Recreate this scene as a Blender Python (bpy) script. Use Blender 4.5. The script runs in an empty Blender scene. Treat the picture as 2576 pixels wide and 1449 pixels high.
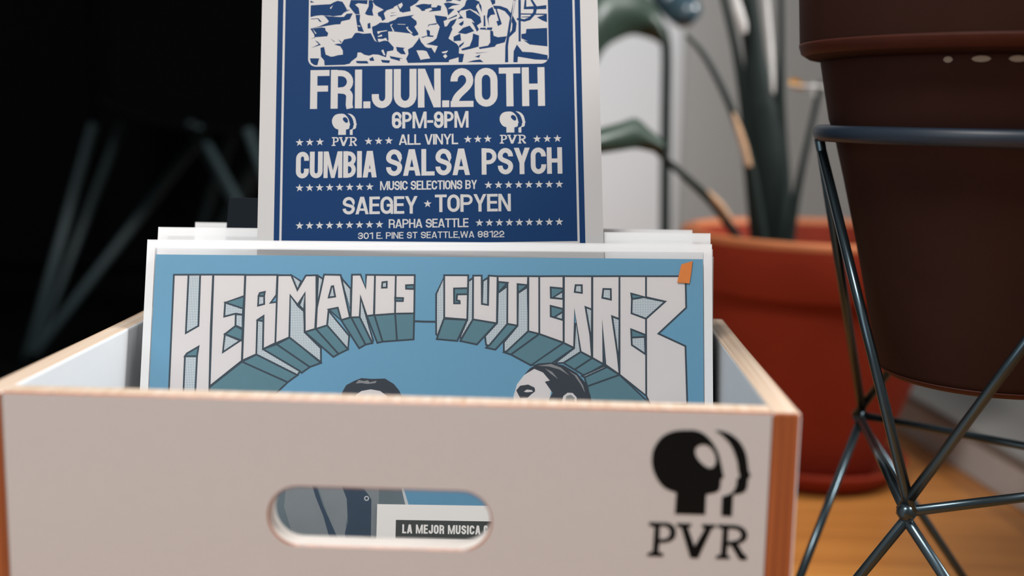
import bpy, bmesh, math, random
from math import pi, sin, cos, radians
from mathutils import Vector, Matrix
from mathutils.geometry import tessellate_polygon, delaunay_2d_cdt

random.seed(7)
S = bpy.context.scene
COL = S.collection

# ------------------------------------------------------------------ camera, world, lights, exposure
CAM_POS = Vector((0.0714, -0.4862, 0.1259))
CAM_X = Vector((0.99920138, 0.03527641, 0.01876647))
CAM_Y = Vector((-0.02385052, 0.14973067, 0.98843911))
CAM_F = Vector((-0.03205867, 0.98809731, -0.15045245))
cd = bpy.data.cameras.new('camera')
cam = bpy.data.objects.new('camera', cd)
COL.objects.link(cam)
cd.sensor_width = 36.0
cd.sensor_fit = 'HORIZONTAL'
cd.lens = 36.0 * 2875.54 / 2576.0
cd.clip_start = 0.01
cam.matrix_world = Matrix(((CAM_X.x, CAM_Y.x, -CAM_F.x, CAM_POS.x), (CAM_X.y, CAM_Y.y, -CAM_F.y, CAM_POS.y),
                           (CAM_X.z, CAM_Y.z, -CAM_F.z, CAM_POS.z), (0, 0, 0, 1)))
cd.dof.use_dof = True
cd.dof.focus_distance = 0.655
cd.dof.aperture_fstop = 3.3
S.camera = cam

wd = bpy.data.worlds.new('room_light')
S.world = wd
wd.use_nodes = True
bg = wd.node_tree.nodes['Background']
bg.inputs['Color'].default_value = (0.92, 0.97, 1.0, 1)
bg.inputs['Strength'].default_value = 0.20


def area(name, loc, target, size, size_y, power, colour):
    l = bpy.data.lights.new(name, 'AREA')
    l.shape = 'RECTANGLE'
    l.size = size
    l.size_y = size_y
    l.energy = power
    l.color = colour
    o = bpy.data.objects.new(name, l)
    COL.objects.link(o)
    o.location = loc
    d = Vector(target) - Vector(loc)
    o.rotation_euler = d.to_track_quat('-Z', 'Y').to_euler()
    return o


area('window_daylight', (1.6, 0.2, 1.3), (0.0, 0.2, 0.0), 0.9, 0.45, 58, (1.0, 0.985, 0.97))
area('ceiling_lamp', (-0.40, -0.75, 1.95), (0.1, 0.2, 0.0), 0.45, 0.45, 30, (1.0, 0.97, 0.94))
area('left_fill', (-1.5, -1.5, 1.15), (0.1, 0.3, 0.0), 1.3, 1.1, 11, (0.86, 0.94, 1.0))  # added unseen light from the left, lifts the crate's inside and the back pot

S.view_settings.view_transform = 'Standard'
S.view_settings.look = 'None'
S.view_settings.gamma = 1
S.view_settings.use_curve_mapping = False
S.view_settings.exposure = 0.40
S.cycles.transparent_max_bounces = 24
S.cycles.max_bounces = 8

FLOOR = -0.277
MM = 0.001

# ------------------------------------------------------------------ traced print and plant shapes (millimetres / metres)
STEMS = {'left_strap': ([(0.3049,0.8,0.0041),(0.2948,0.8,0.0727),(0.2841,0.8,0.138),(0.2696,0.8,0.2023),(0.2515,0.8,0.2656)],[0.011,0.01,0.007,0.0045,0.004]),'main_strap': ([(0.3229,0.8,-0.0022),(0.3134,0.8,0.0686),(0.3011,0.8,0.1383),(0.2902,0.8,0.1984),(0.2776,0.8,0.2702)],[0.021,0.021,0.017,0.0115,0.011]),'mid_strap': ([(0.3369,0.81,-0.003),(0.329,0.81,0.0685),(0.3237,0.81,0.1344),(0.3215,0.81,
0.1994),(0.3172,0.81,0.2719)],[0.011,0.0095,0.0065,0.0035,0.0032]),'right_strap': ([(0.3364,0.78,0.0001),(0.3397,0.78,0.0353),(0.3453,0.78,0.0746),(0.3523,0.78,0.1178),(0.3605,0.78,0.1669)],[0.006,0.005,0.0038,0.0032,0.003]),'arch': ([(0.2969,0.77,0.0308),(0.2874,0.77,0.0739),(0.2686,0.77,0.1248),(0.2479,0.77,0.1667),(0.2292,0.77,0.1957),(0.2115,0.77,0.213)],[0.006,0.0052,0.0042,0.0036,0.0032,
0.002]),'low_petiole': ([(0.2684,0.76,0.0072),(0.2442,0.75,0.0364),(0.2175,0.73,0.0596),(0.197,0.72,0.0763),(0.1789,0.71,0.0928)],[0.005,0.0048,0.0042,0.0038,0.004])}
SHEATH = [(0.2851,0.764,0.0741),(0.2783,0.763,0.0953),(0.2715,0.763,0.1143),(0.2653,0.764,0.1311)]
SHEATH_LOW = [(0.2642,0.75,0.0197),(0.2548,0.748,0.0317),(0.2456,0.746,0.041),(0.2378,0.744,0.0486)]
SPATHE = [(0.2752,0.78,0.2164),(0.2729,0.779,0.2255),(0.268,0.779,0.2387),(0.2631,0.78,0.2554)]
GAP_STRIP = [(0.3092,0.778,0.1532),(0.3076,0.778,0.168),(0.3044,0.782,0.2019),(0.2994,0.784,0.2397),(0.2964,0.784,0.2646)]
LOW_LEAF = {'up': [(0.1859,0.71,0.1023),(0.1699,0.7,0.1143),(0.1558,0.69,0.1242),(0.1387,0.67,0.1196),(0.1183,0.65,0.1139),(0.0909,0.63,0.1048),(0.0681,0.62,0.0944)],'lo': [(0.1865,0.71,0.0876),(0.1708,0.7,0.0909),(0.1566,0.685,0.0935),(0.1394,0.665,0.0917),(0.1188,0.645,0.0892),(0.0913,0.63,0.0869),(0.0682,0.62,0.0913)]}
TALL_PLANT = {'stem': ([(0.229,1.05,-0.1224),(0.226,1.05,-0.0304),(0.2226,1.05,0.0705),(0.2204,1.05,0.154),(0.218,1.05,0.2156),(0.2108,1.05,0.241)],[0.0078,0.0076,0.0074,0.0072,0.007,0.008]),'up': [(0.2218,1.05,0.2234),(0.2125,1.05,0.2512),(0.2003,1.05,0.2723),(0.1796,1.03,0.2866),(0.1528,1.01,0.2914),(0.127,0.99,0.284),(0.1023,0.98,0.2681),(0.0831,0.98,0.2435)],'lo': [(0.2133,1.05,0.2166),
(0.2042,1.05,0.2236),(0.191,1.05,0.2285),(0.1714,1.03,0.2299),(0.1526,1.01,0.2222),(0.1368,0.99,0.2109),(0.1245,0.98,0.1905),(0.1103,0.98,0.1607)],'curl': [(0.2033,1.07,0.2937),(0.225,1.07,0.2746),(0.2357,1.06,0.2667),(0.2469,1.05,0.2579),(0.2538,1.05,0.2519)]}
YELLOW_LEAF = [(0.3242,0.77,0.1617),(0.3251,0.77,0.1693),(0.3318,0.768,0.1694),(0.3433,0.77,0.1621),(0.3422,0.772,0.1583),(0.3333,0.772,0.1573)]
BRIGHT_SPOT = [(0.3565,0.8,0.1661),(0.3618,0.8,0.1636),(0.3625,0.8,0.1533),(0.3574,0.8,0.151),(0.3525,0.8,0.16)]
ALBUM_LETTERING = [('t',[-122.8,-80.3,-122.9,-76.3,-104.7,-61.4,-78,-72.8,-85.2,-79.9]),('t',[-104.7,-61.4,-96.5,-57.2,-72.5,-68.7,-78,-72.8]),('t',[-92.9,-54.1,-85.2,-51.2,-65.6,-64,-70.2,-67.4]),('t',[-85.2,-51.2,-77.6,-47.2,-59.3,-61.6,-65.6,-64]),('t',[-69.1,-44.1,-63,-42.1,-49.4,-56.4,-52.3,-58.1]),('t',[-63,-42.1,-56.3,-40,-44.1,-53.7,-49.4,-56.4]),('t',[-48.5,-37,-42.8,-35.4,-34.1,-50.9,
-37.7,-53]),('t',[-42.8,-35.4,-37.8,-35.1,-30.1,-49.9,-34.1,-50.9]),('t',[-33.9,-34.5,-29.5,-33.9,-24.4,-49.1,-27.4,-49.8]),('t',[-29.5,-33.9,-17.6,-33,-16.2,-48.4,-24.4,-49.1]),('t',[-17.6,-33,-6.7,-32.7,-6.7,-47.6,-16.2,-48.4]),('h',[-96.8,-37.5,-93.3,-38.1,-92.9,-54.1,-71.2,-66.4,-72.5,-68.7,-96.6,-57.2]),('h',[-78.3,-23.1,-73.5,-29.2,-70,-32.2,-69.3,-44.1,-59.6,-53.2,-59.3,-61.2,-78,-47.2]),
('h',[-69.9,-21.7,-70.1,-31.6,-73,-28.8]),('h',[-77.9,-11.4,-72.3,-14.9,-74.3,-20]),('h',[-62.6,-11.6,-59.6,-13.5,-59.9,-18.9,-62.5,-30.1]),('h',[-49.6,-11.1,-48.3,-13.7,-43.4,-19.1,-43.6,-30.5]),('h',[-56.2,-31.5,-43.6,-46,-44.1,-53.5,-56.5,-40.1]),('h',[-37.5,-25.1,-29.8,-48.5,-30.4,-49.7,-37.9,-35.2]),('w',[-146.3,-11.8,-123.5,-11.5,-123.5,-42.2,-122.7,-80.3,-146,-80.6]),('w',[-123.3,-11.5,
-104.9,-11.4,-104.8,-60.9,-122.7,-75.7]),('w',[-104.7,-11.5,-86.2,-11.3,-86.3,-22.9,-89.5,-27.5,-85.9,-26.9,-85.9,-50.6,-92.9,-54.1,-93.3,-35.1,-96.8,-37.5,-96.6,-57.1,-104.6,-60.8]),('w',[-86,-11.5,-78.1,-11.4,-74.3,-19.9,-69.7,-11.5,-63.6,-11.3,-63,-29.1,-63.3,-42.2,-69.2,-44.1,-69.9,-21.7,-73.9,-28.5,-78.3,-23.1,-78,-47.2,-85.9,-50.8]),('w',[-59.2,-10.9,-49.6,-11,-43.5,-35.4,-48.5,-37,-50.7,
-29.9,-55.9,-31,-56.5,-40.1,-62.9,-42.2,-62.7,-30.1]),('w',[-43.1,-10.8,-38.1,-10.7,-35,-18.3,-34.9,-10.8,-29.8,-10.8,-29.8,-33.9,-33.9,-34.5,-37.8,-23.1,-37.9,-35.2,-43.1,-35.4]),('w',[-29.8,-10.8,-17.8,-10.8,-17.7,-33,-29.6,-34]),('w',[-17.8,-10.8,-6.9,-10.7,-6.7,-32.7,-17.7,-33]),('h',[-137.8,-11.7,-131,-11.6,-130.7,-41.2,-137.8,-45.4]),('t',[-137.7,-58.7,-136.7,-57.1,-130.1,-53.1,-130.7,
-58.6]),('h',[-137.7,-58.7,-130.7,-58.6,-130.8,-80.4,-137.6,-80.5]),('t',[-115.8,-27.6,-104.9,-23.7,-105.2,-31]),('h',[-115.8,-27.6,-105.2,-31,-105.3,-34.6,-109.4,-33.9,-116,-35.7]),('h',[-109.4,-34.3,-105.3,-34.6,-105,-42.5,-109.3,-40.8]),('t',[-115.2,-45.8,-109.3,-41,-105,-43,-105.2,-49.4]),('h',[-115.2,-45.8,-106.2,-49.4,-115.9,-56.1]),('t',[-96.6,-23.6,-96,-21.9,-93.1,-21.2,-93.4,-23.6]),('h',
[-96.6,-23.6,-93.4,-23.6,-93.2,-28.2,-96.7,-29.2]),('t',[-96.6,-37.5,-93.4,-35.2,-93.3,-38.1]),('t',[-55.9,-31,-50.7,-29.9,-48.5,-37.1]),('h',[-54.6,-17.7,-53.7,-17.5,-52.4,-23.5,-56.1,-24.1]),('h',[-25.4,-15,-22.9,-14.7,-22.9,-18,-25.6,-18.1]),('t',[-11.8,-16.6,-7.1,-16.3,-7.1,-18.7,-11.7,-18.6]),('t',[-17.9,-23.9,-13.3,-24,-13.4,-25.7,-17.8,-25.7]),('t',[10.2,-35.6,23.6,-36.1,18.2,-48.2,6.5,
-47.3]),('t',[26.9,-35.8,40.3,-37.9,29.4,-50.1,19.9,-48.2]),('t',[46.7,-38.1,52.4,-39.1,40,-52.9,34.7,-51.9]),('t',[58.4,-42.2,64.8,-43.7,48.8,-55.6,44.8,-54.3]),('t',[64.8,-43.7,78.6,-48.6,60.4,-61.6,48.8,-55.6]),('t',[78.6,-48.6,84.6,-51.5,71.6,-60.6,60.4,-61.6]),('t',[88.3,-53.6,94.9,-57,84.9,-63.7,78.6,-60]),('t',[94.9,-57,101.6,-60.6,90.5,-67.1,84.9,-63.7]),('t',[102.6,-61.6,110.3,-66.3,92.2,
-73,90.5,-68]),('t',[92.2,-73,110.3,-66.3,128,-82.8,94,-83.2]),('h',[9.7,-12.2,10.6,-34.9,7,-45.2,6.1,-44.5,5.6,-21.5]),('h',[23.9,-13.9,26.7,-11.9,26.9,-35.8,20.4,-47,19.7,-45.8,23.7,-36]),('h',[46.3,-16.5,46.6,-38.1,36.3,-50.7,34.7,-50.3,33.9,-45.3,40.7,-37.7,40.9,-20.5]),('h',[57.9,-16.8,58.7,-42,46.5,-53.7,44.8,-54.1,44.7,-48.6,52.4,-39.1,52.4,-20.4]),('h',[85.2,-37.7,86.4,-37.7,88.4,-53.6,
78.6,-60,74,-60.1,84.6,-51.5]),('h',[90.9,-28.1,94.6,-29.5,94.5,-44.6,93.4,-43.9]),('h',[106,-33.2,110.2,-34.9,110,-55.3,108.9,-54.9]),('h',[101.9,-61.3,102.6,-62.3,90.5,-68,89.1,-67.2]),('w',[10,-10.6,23.8,-10.5,23.7,-36,10.5,-35.1]),('w',[26.6,-10.7,31.5,-10.6,31.9,-26.9,35.4,-27.4,35.5,-10.6,40.6,-10.9,40.6,-37.9,26.9,-35.8]),('w',[40.6,-10.9,58.1,-10.7,57.9,-15.9,52.1,-15.3,52.4,-39.1,46.5,
-38.1,46.3,-14.6,40.8,-14.1]),('w',[58.2,-10.7,64.4,-10.7,64.8,-43.7,58.5,-42.2]),('w',[64.4,-10.7,78.2,-10.5,78.6,-48.5,64.8,-43.7]),('w',[78.5,-10.5,94.5,-10.4,94.6,-29.5,90.9,-28.1,93.7,-43.9,94.7,-56.8,88.3,-53.5,84.6,-29.6,84.6,-51.4,78.7,-48.6]),('w',[94.7,-10.4,110.1,-10.2,110.1,-34.7,106,-33.2,109.2,-54.9,110.3,-66.2,102.3,-60.7,100.4,-35.4,101.2,-60.4,94.9,-56.9]),('w',[110.1,-10.2,125.2,
-10.1,125.3,-78,110.3,-66.2]),('w',[125.2,-10.1,147.6,-9.9,147.9,-27.9,132.2,-42.8,147.4,-49.7,148.3,-82.5,127.6,-82.8,125.3,-78,125.2,-34.4,136,-24.5,125.2,-22.1]),('t',[15.8,-18.2,23.8,-17.9,23.7,-21.4,17.6,-21.6,17.4,-25,19.1,-25.3,19.2,-26.7,16,-26.7]),('h',[32.1,-13.8,35.2,-11.7,35.4,-27.4,31.9,-26.9]),('t',[41,-14.1,46.3,-14.7,41.1,-20.3]),('t',[52.1,-15.4,57.9,-15.8,52.4,-20.4]),('t',[71,
-17,78.1,-17.6,78.1,-23.6,71.2,-23]),('h',[78.1,-19,78.1,-23.6,72.3,-22.9]),('t',[71.1,-27.6,78.2,-29.3,78,-35.6,71.2,-33.6]),('h',[78.2,-30.8,78,-35.6,73.1,-34.1]),('h',[85.2,-15.6,88.7,-15.6,88.8,-20,84.7,-19.5]),('h',[101,-17.6,105.2,-17.7,105.3,-23.7,100.4,-22.7]),('t',[116.8,-20.1,123.8,-21.8,117.2,-23.3]),('h',[117.2,-23.3,123.8,-22.1,136,-24.5,125.2,-34.4,117,-31.4]),('t',[116.8,-40.5,
124.9,-43.6,124.6,-44.7,117,-45.2]),('h',[117,-45.2,124.6,-44.7,124.9,-54.5,117.2,-49.4])]
ALBUM_HEADS = [('k',[-47.5,-84,-46.7,-78,-44.5,-74,-39.9,-71.5,-35.9,-69.9,-29.9,-70.3,-22.5,-70,-17.4,-73,-14.3,-76.6,-10.8,-83.5]),('w',[-40.2,-83.9,-38.6,-79.3,-35.7,-77.2,-30.4,-76.2,-25,-77.1,-20.9,-80,-19.5,-83.7]),('g',[-39.1,-73,-37.5,-71,-34.5,-71.6,-32.2,-71.1,-31.1,-72.2,-27.2,-71.3,-27.8,-72.6,-32.5,-73.2,-35.8,-72.7]),('w',[50.6,-87.6,50.7,-78.6,52.5,-72.3,56.3,-67.3,61.8,-63.3,68.1,
-64.8,72.5,-71.4,71.1,-80.4,71.5,-87.3]),('k',[56.4,-67,59.7,-63.2,64.3,-60.5,71.2,-59.8,78.6,-61.2,86.3,-65.6,91.2,-71.1,94,-78,95.4,-87,71.1,-87.3,70.7,-80.4,72.6,-76.9,68.2,-70.7,71,-70,67.1,-65.5,62.2,-63.5]),('g',[63.9,-61.7,71.6,-60.6,77.2,-62.6,82.1,-67.1,76.5,-63.7,70.2,-62]),('g',[81.4,-64.3,86.3,-67,89.8,-72.5,90.9,-76.7,88.4,-71.9,84.9,-67]),('g',[68.1,-63.1,72.3,-65.1,75.8,-69.2,71.6,
-66.2]),('k',[52.1,-75.8,54.3,-73.1,58.8,-72.4,62.5,-74.1,62.8,-76.2,60.6,-77.9,58.5,-79.9,54.4,-80.1]),('w',[56.4,-76.4,58.1,-75.2,60.9,-75.5,61.6,-76.4,57.8,-76.8]),('w',[78,-81.7,78.7,-78.6,81.1,-76.7,83.9,-76.8,86.2,-79.2,86.5,-83.3,78.8,-83.4]),('g',[79.8,-81,80.5,-78.6,82.9,-77.8,85,-79.5,85,-82.3])]
ALBUM_LOWER = [('s',[-95,-126.3,-13.4,-125.1,-11,-131.7,-7.4,-140.9,-6.8,-168.5,-93.3,-170]),('l',[-76.5,-126.1,-61.9,-125.8,-58.1,-138.9,-47.4,-160.5,-46.6,-169.2,-62.1,-169.5,-72.6,-156.6,-77.6,-142.5]),('k2',[-63.6,-125.9,-61.4,-125.8,-55.8,-141.1,-51.7,-149.2,-46.3,-160.5,-49.9,-169.3,-51.3,-159.5,-55.1,-147.6,-59.9,-136.8]),('l',[-60.8,-125.8,-45.7,-125.6,-42,-136,-41.5,-146.3,-42.4,-151.8,
-41.6,-169.1,-46,-169.2,-46.9,-158.4,-52.9,-146.5]),('n',[-47.4,-125.6,-41.2,-125.5,-32.7,-132.5,-28.4,-136.8,-27.9,-168.9,-42.4,-169.1,-42.7,-156.1,-41.3,-150.1,-42.3,-137.6]),('l',[-28.3,-137.9,-31.5,-133.1,-33.4,-125.4,-24.5,-125.3,-23.3,-168.8,-27.9,-168.9]),('s2',[-20.3,-135.6,-16.5,-133.4,-12,-134.4,-11.3,-140.9,-23.5,-141.1]),('w',[-13.1,-125.1,-11.5,-131.7,-9.1,-140.9,-7.2,-140.9,-10.1,
-132.2,-11.4,-125.1])]
LABEL = {'label': [-24.9,-140.2,-24.4,-161.3,39.4,-160.2],'box': [-14.2,-148.7,-13.9,-158.8],'text': [-10.5,-156,33.2,-155.2,-10.5,-151.3],'btn': [-31.1,-137.2,-29.9,-137.2]}
TAPE = [145.2,-3.2,151.5,-1.2,150.8,-7.4,149.7,-14.1,142.8,-13.6,143.8,-8.9]
LINK = [-6.6,-37.2,-0.4,-37.4,6.2,-37.4]
LOGO = {'head': [133.6,-8.9,136,-8.8,138.4,-9.3,140.5,-10.3,142.3,-11.7,144,-13.5,145.5,-15.6,146.9,-18.1,147.9,-20.6,148.5,-23.1,149.2,-25.6,149.6,-27.8,150.2,-29.4,149.8,-30.1,149,-30.7,148.9,-32.9,148.8,-34.8,148,-36.3,146.4,-37.1,142.8,-37.9,142.8,-47.3,129.4,-47.3,129.6,-37.5,127,-36.7,124.6,-35.6,122.5,-33.7,120.8,-31.2,119.3,-28.1,118.5,-25.1,118.3,-22.3,118.5,-19.5,119.2,-17.1,120.3,-15,
121.6,-13.1,123.4,-11.4,125.6,-10.2,128,-9.4,130.7,-9],'eye': [138.9,-15.7,140.1,-15.3,141.4,-15.4,142.9,-16,144.3,-17.2,145.4,-18.9,146.1,-20.7,146.3,-22.6,145.9,-24.4,145.1,-25.5,143.7,-25.8,142.3,-25.3,140.8,-24.2,139.3,-22.8,138,-21.1,137.3,-19.5,137.2,-17.8,137.7,-16.5],'face': [145.2,-8.8,147.2,-8.7,149.7,-9.2,152,-10.1,154.3,-11.6,156.3,-13.5,157.9,-15.8,159.1,-18.3,159.8,-20.8,160.3,-23.6,
160.7,-26.3,161.7,-28.5,161.5,-29.4,160.7,-30.2,160.6,-32.8,160.4,-34.6,159.5,-36.2,157.7,-37.1,154.6,-37.7,154.5,-47.7,149.8,-47.5,149.7,-38.6,152.3,-37.7,154.2,-36.5,155.3,-34.6,155.8,-32.6,155.7,-30.9,156,-30.1,156.9,-29.5,156.9,-28.7,156.3,-27,156,-24.8,155.4,-22,154.4,-19.2,153.2,-16.5,151.6,-14.1,149.8,-12.2,147.9,-10.5],'P': [118.2,-51.3,122.1,-51.3,126.4,-51.3,128.2,-51.9,129.4,-53,130.2,
-54.6,130.3,-56.1,130.1,-57.8,129.3,-59.1,127.9,-60,126.3,-60.6,123.1,-60.9,122.9,-65,124.8,-65.5,125.2,-66.2,124.9,-67.2,118.1,-67.1,117.9,-66.3,118.3,-65.6,120.3,-64.9,120.7,-53.5,118.9,-53.2,118.2,-52.5],'Ph': [123.1,-53.1,125.4,-53.1,126.6,-53.7,127.4,-54.7,127.7,-56,127.3,-57.4,126.6,-58.4,125.4,-58.8,123.1,-59],'V': [130.5,-51.4,136.7,-51.4,137,-52.2,136.6,-52.9,135.5,-53.4,138.7,-61.8,
142.9,-53.6,141.7,-53.1,141.4,-52.3,141.7,-51.5,147.6,-51.5,147.7,-52.3,147.4,-53,145.9,-53.6,140.5,-67.5,137,-67.4,132.5,-53.6,130.9,-53.1,130.3,-52.3],'R': [148.4,-51.4,156.2,-51.4,158.4,-51.9,160.4,-53.1,161.6,-55.1,161.7,-56.8,161,-58.4,159.6,-59.6,157.7,-60.3,160.2,-64.3,162,-65.8,162,-67.6,158.9,-67.6,158,-66.3,154.8,-61.1,153.2,-61.1,153.1,-65.4,154.4,-66.1,154.4,-67.4,148.3,-67.4,148.3,
-66,150.4,-65.2,150.7,-53.5,148.7,-53,148.3,-52.2],'Rh': [153.2,-53.4,156.1,-53.4,157.7,-54,158.7,-55.2,158.9,-56.5,158.2,-57.8,156.6,-58.6,153.2,-59.2]}
HOLE = [-51,-54.3,-40.6,-40.1,38.3,-40.5,47.9,-53.9,38.7,-67.2,-40.9,-66.8]
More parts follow.
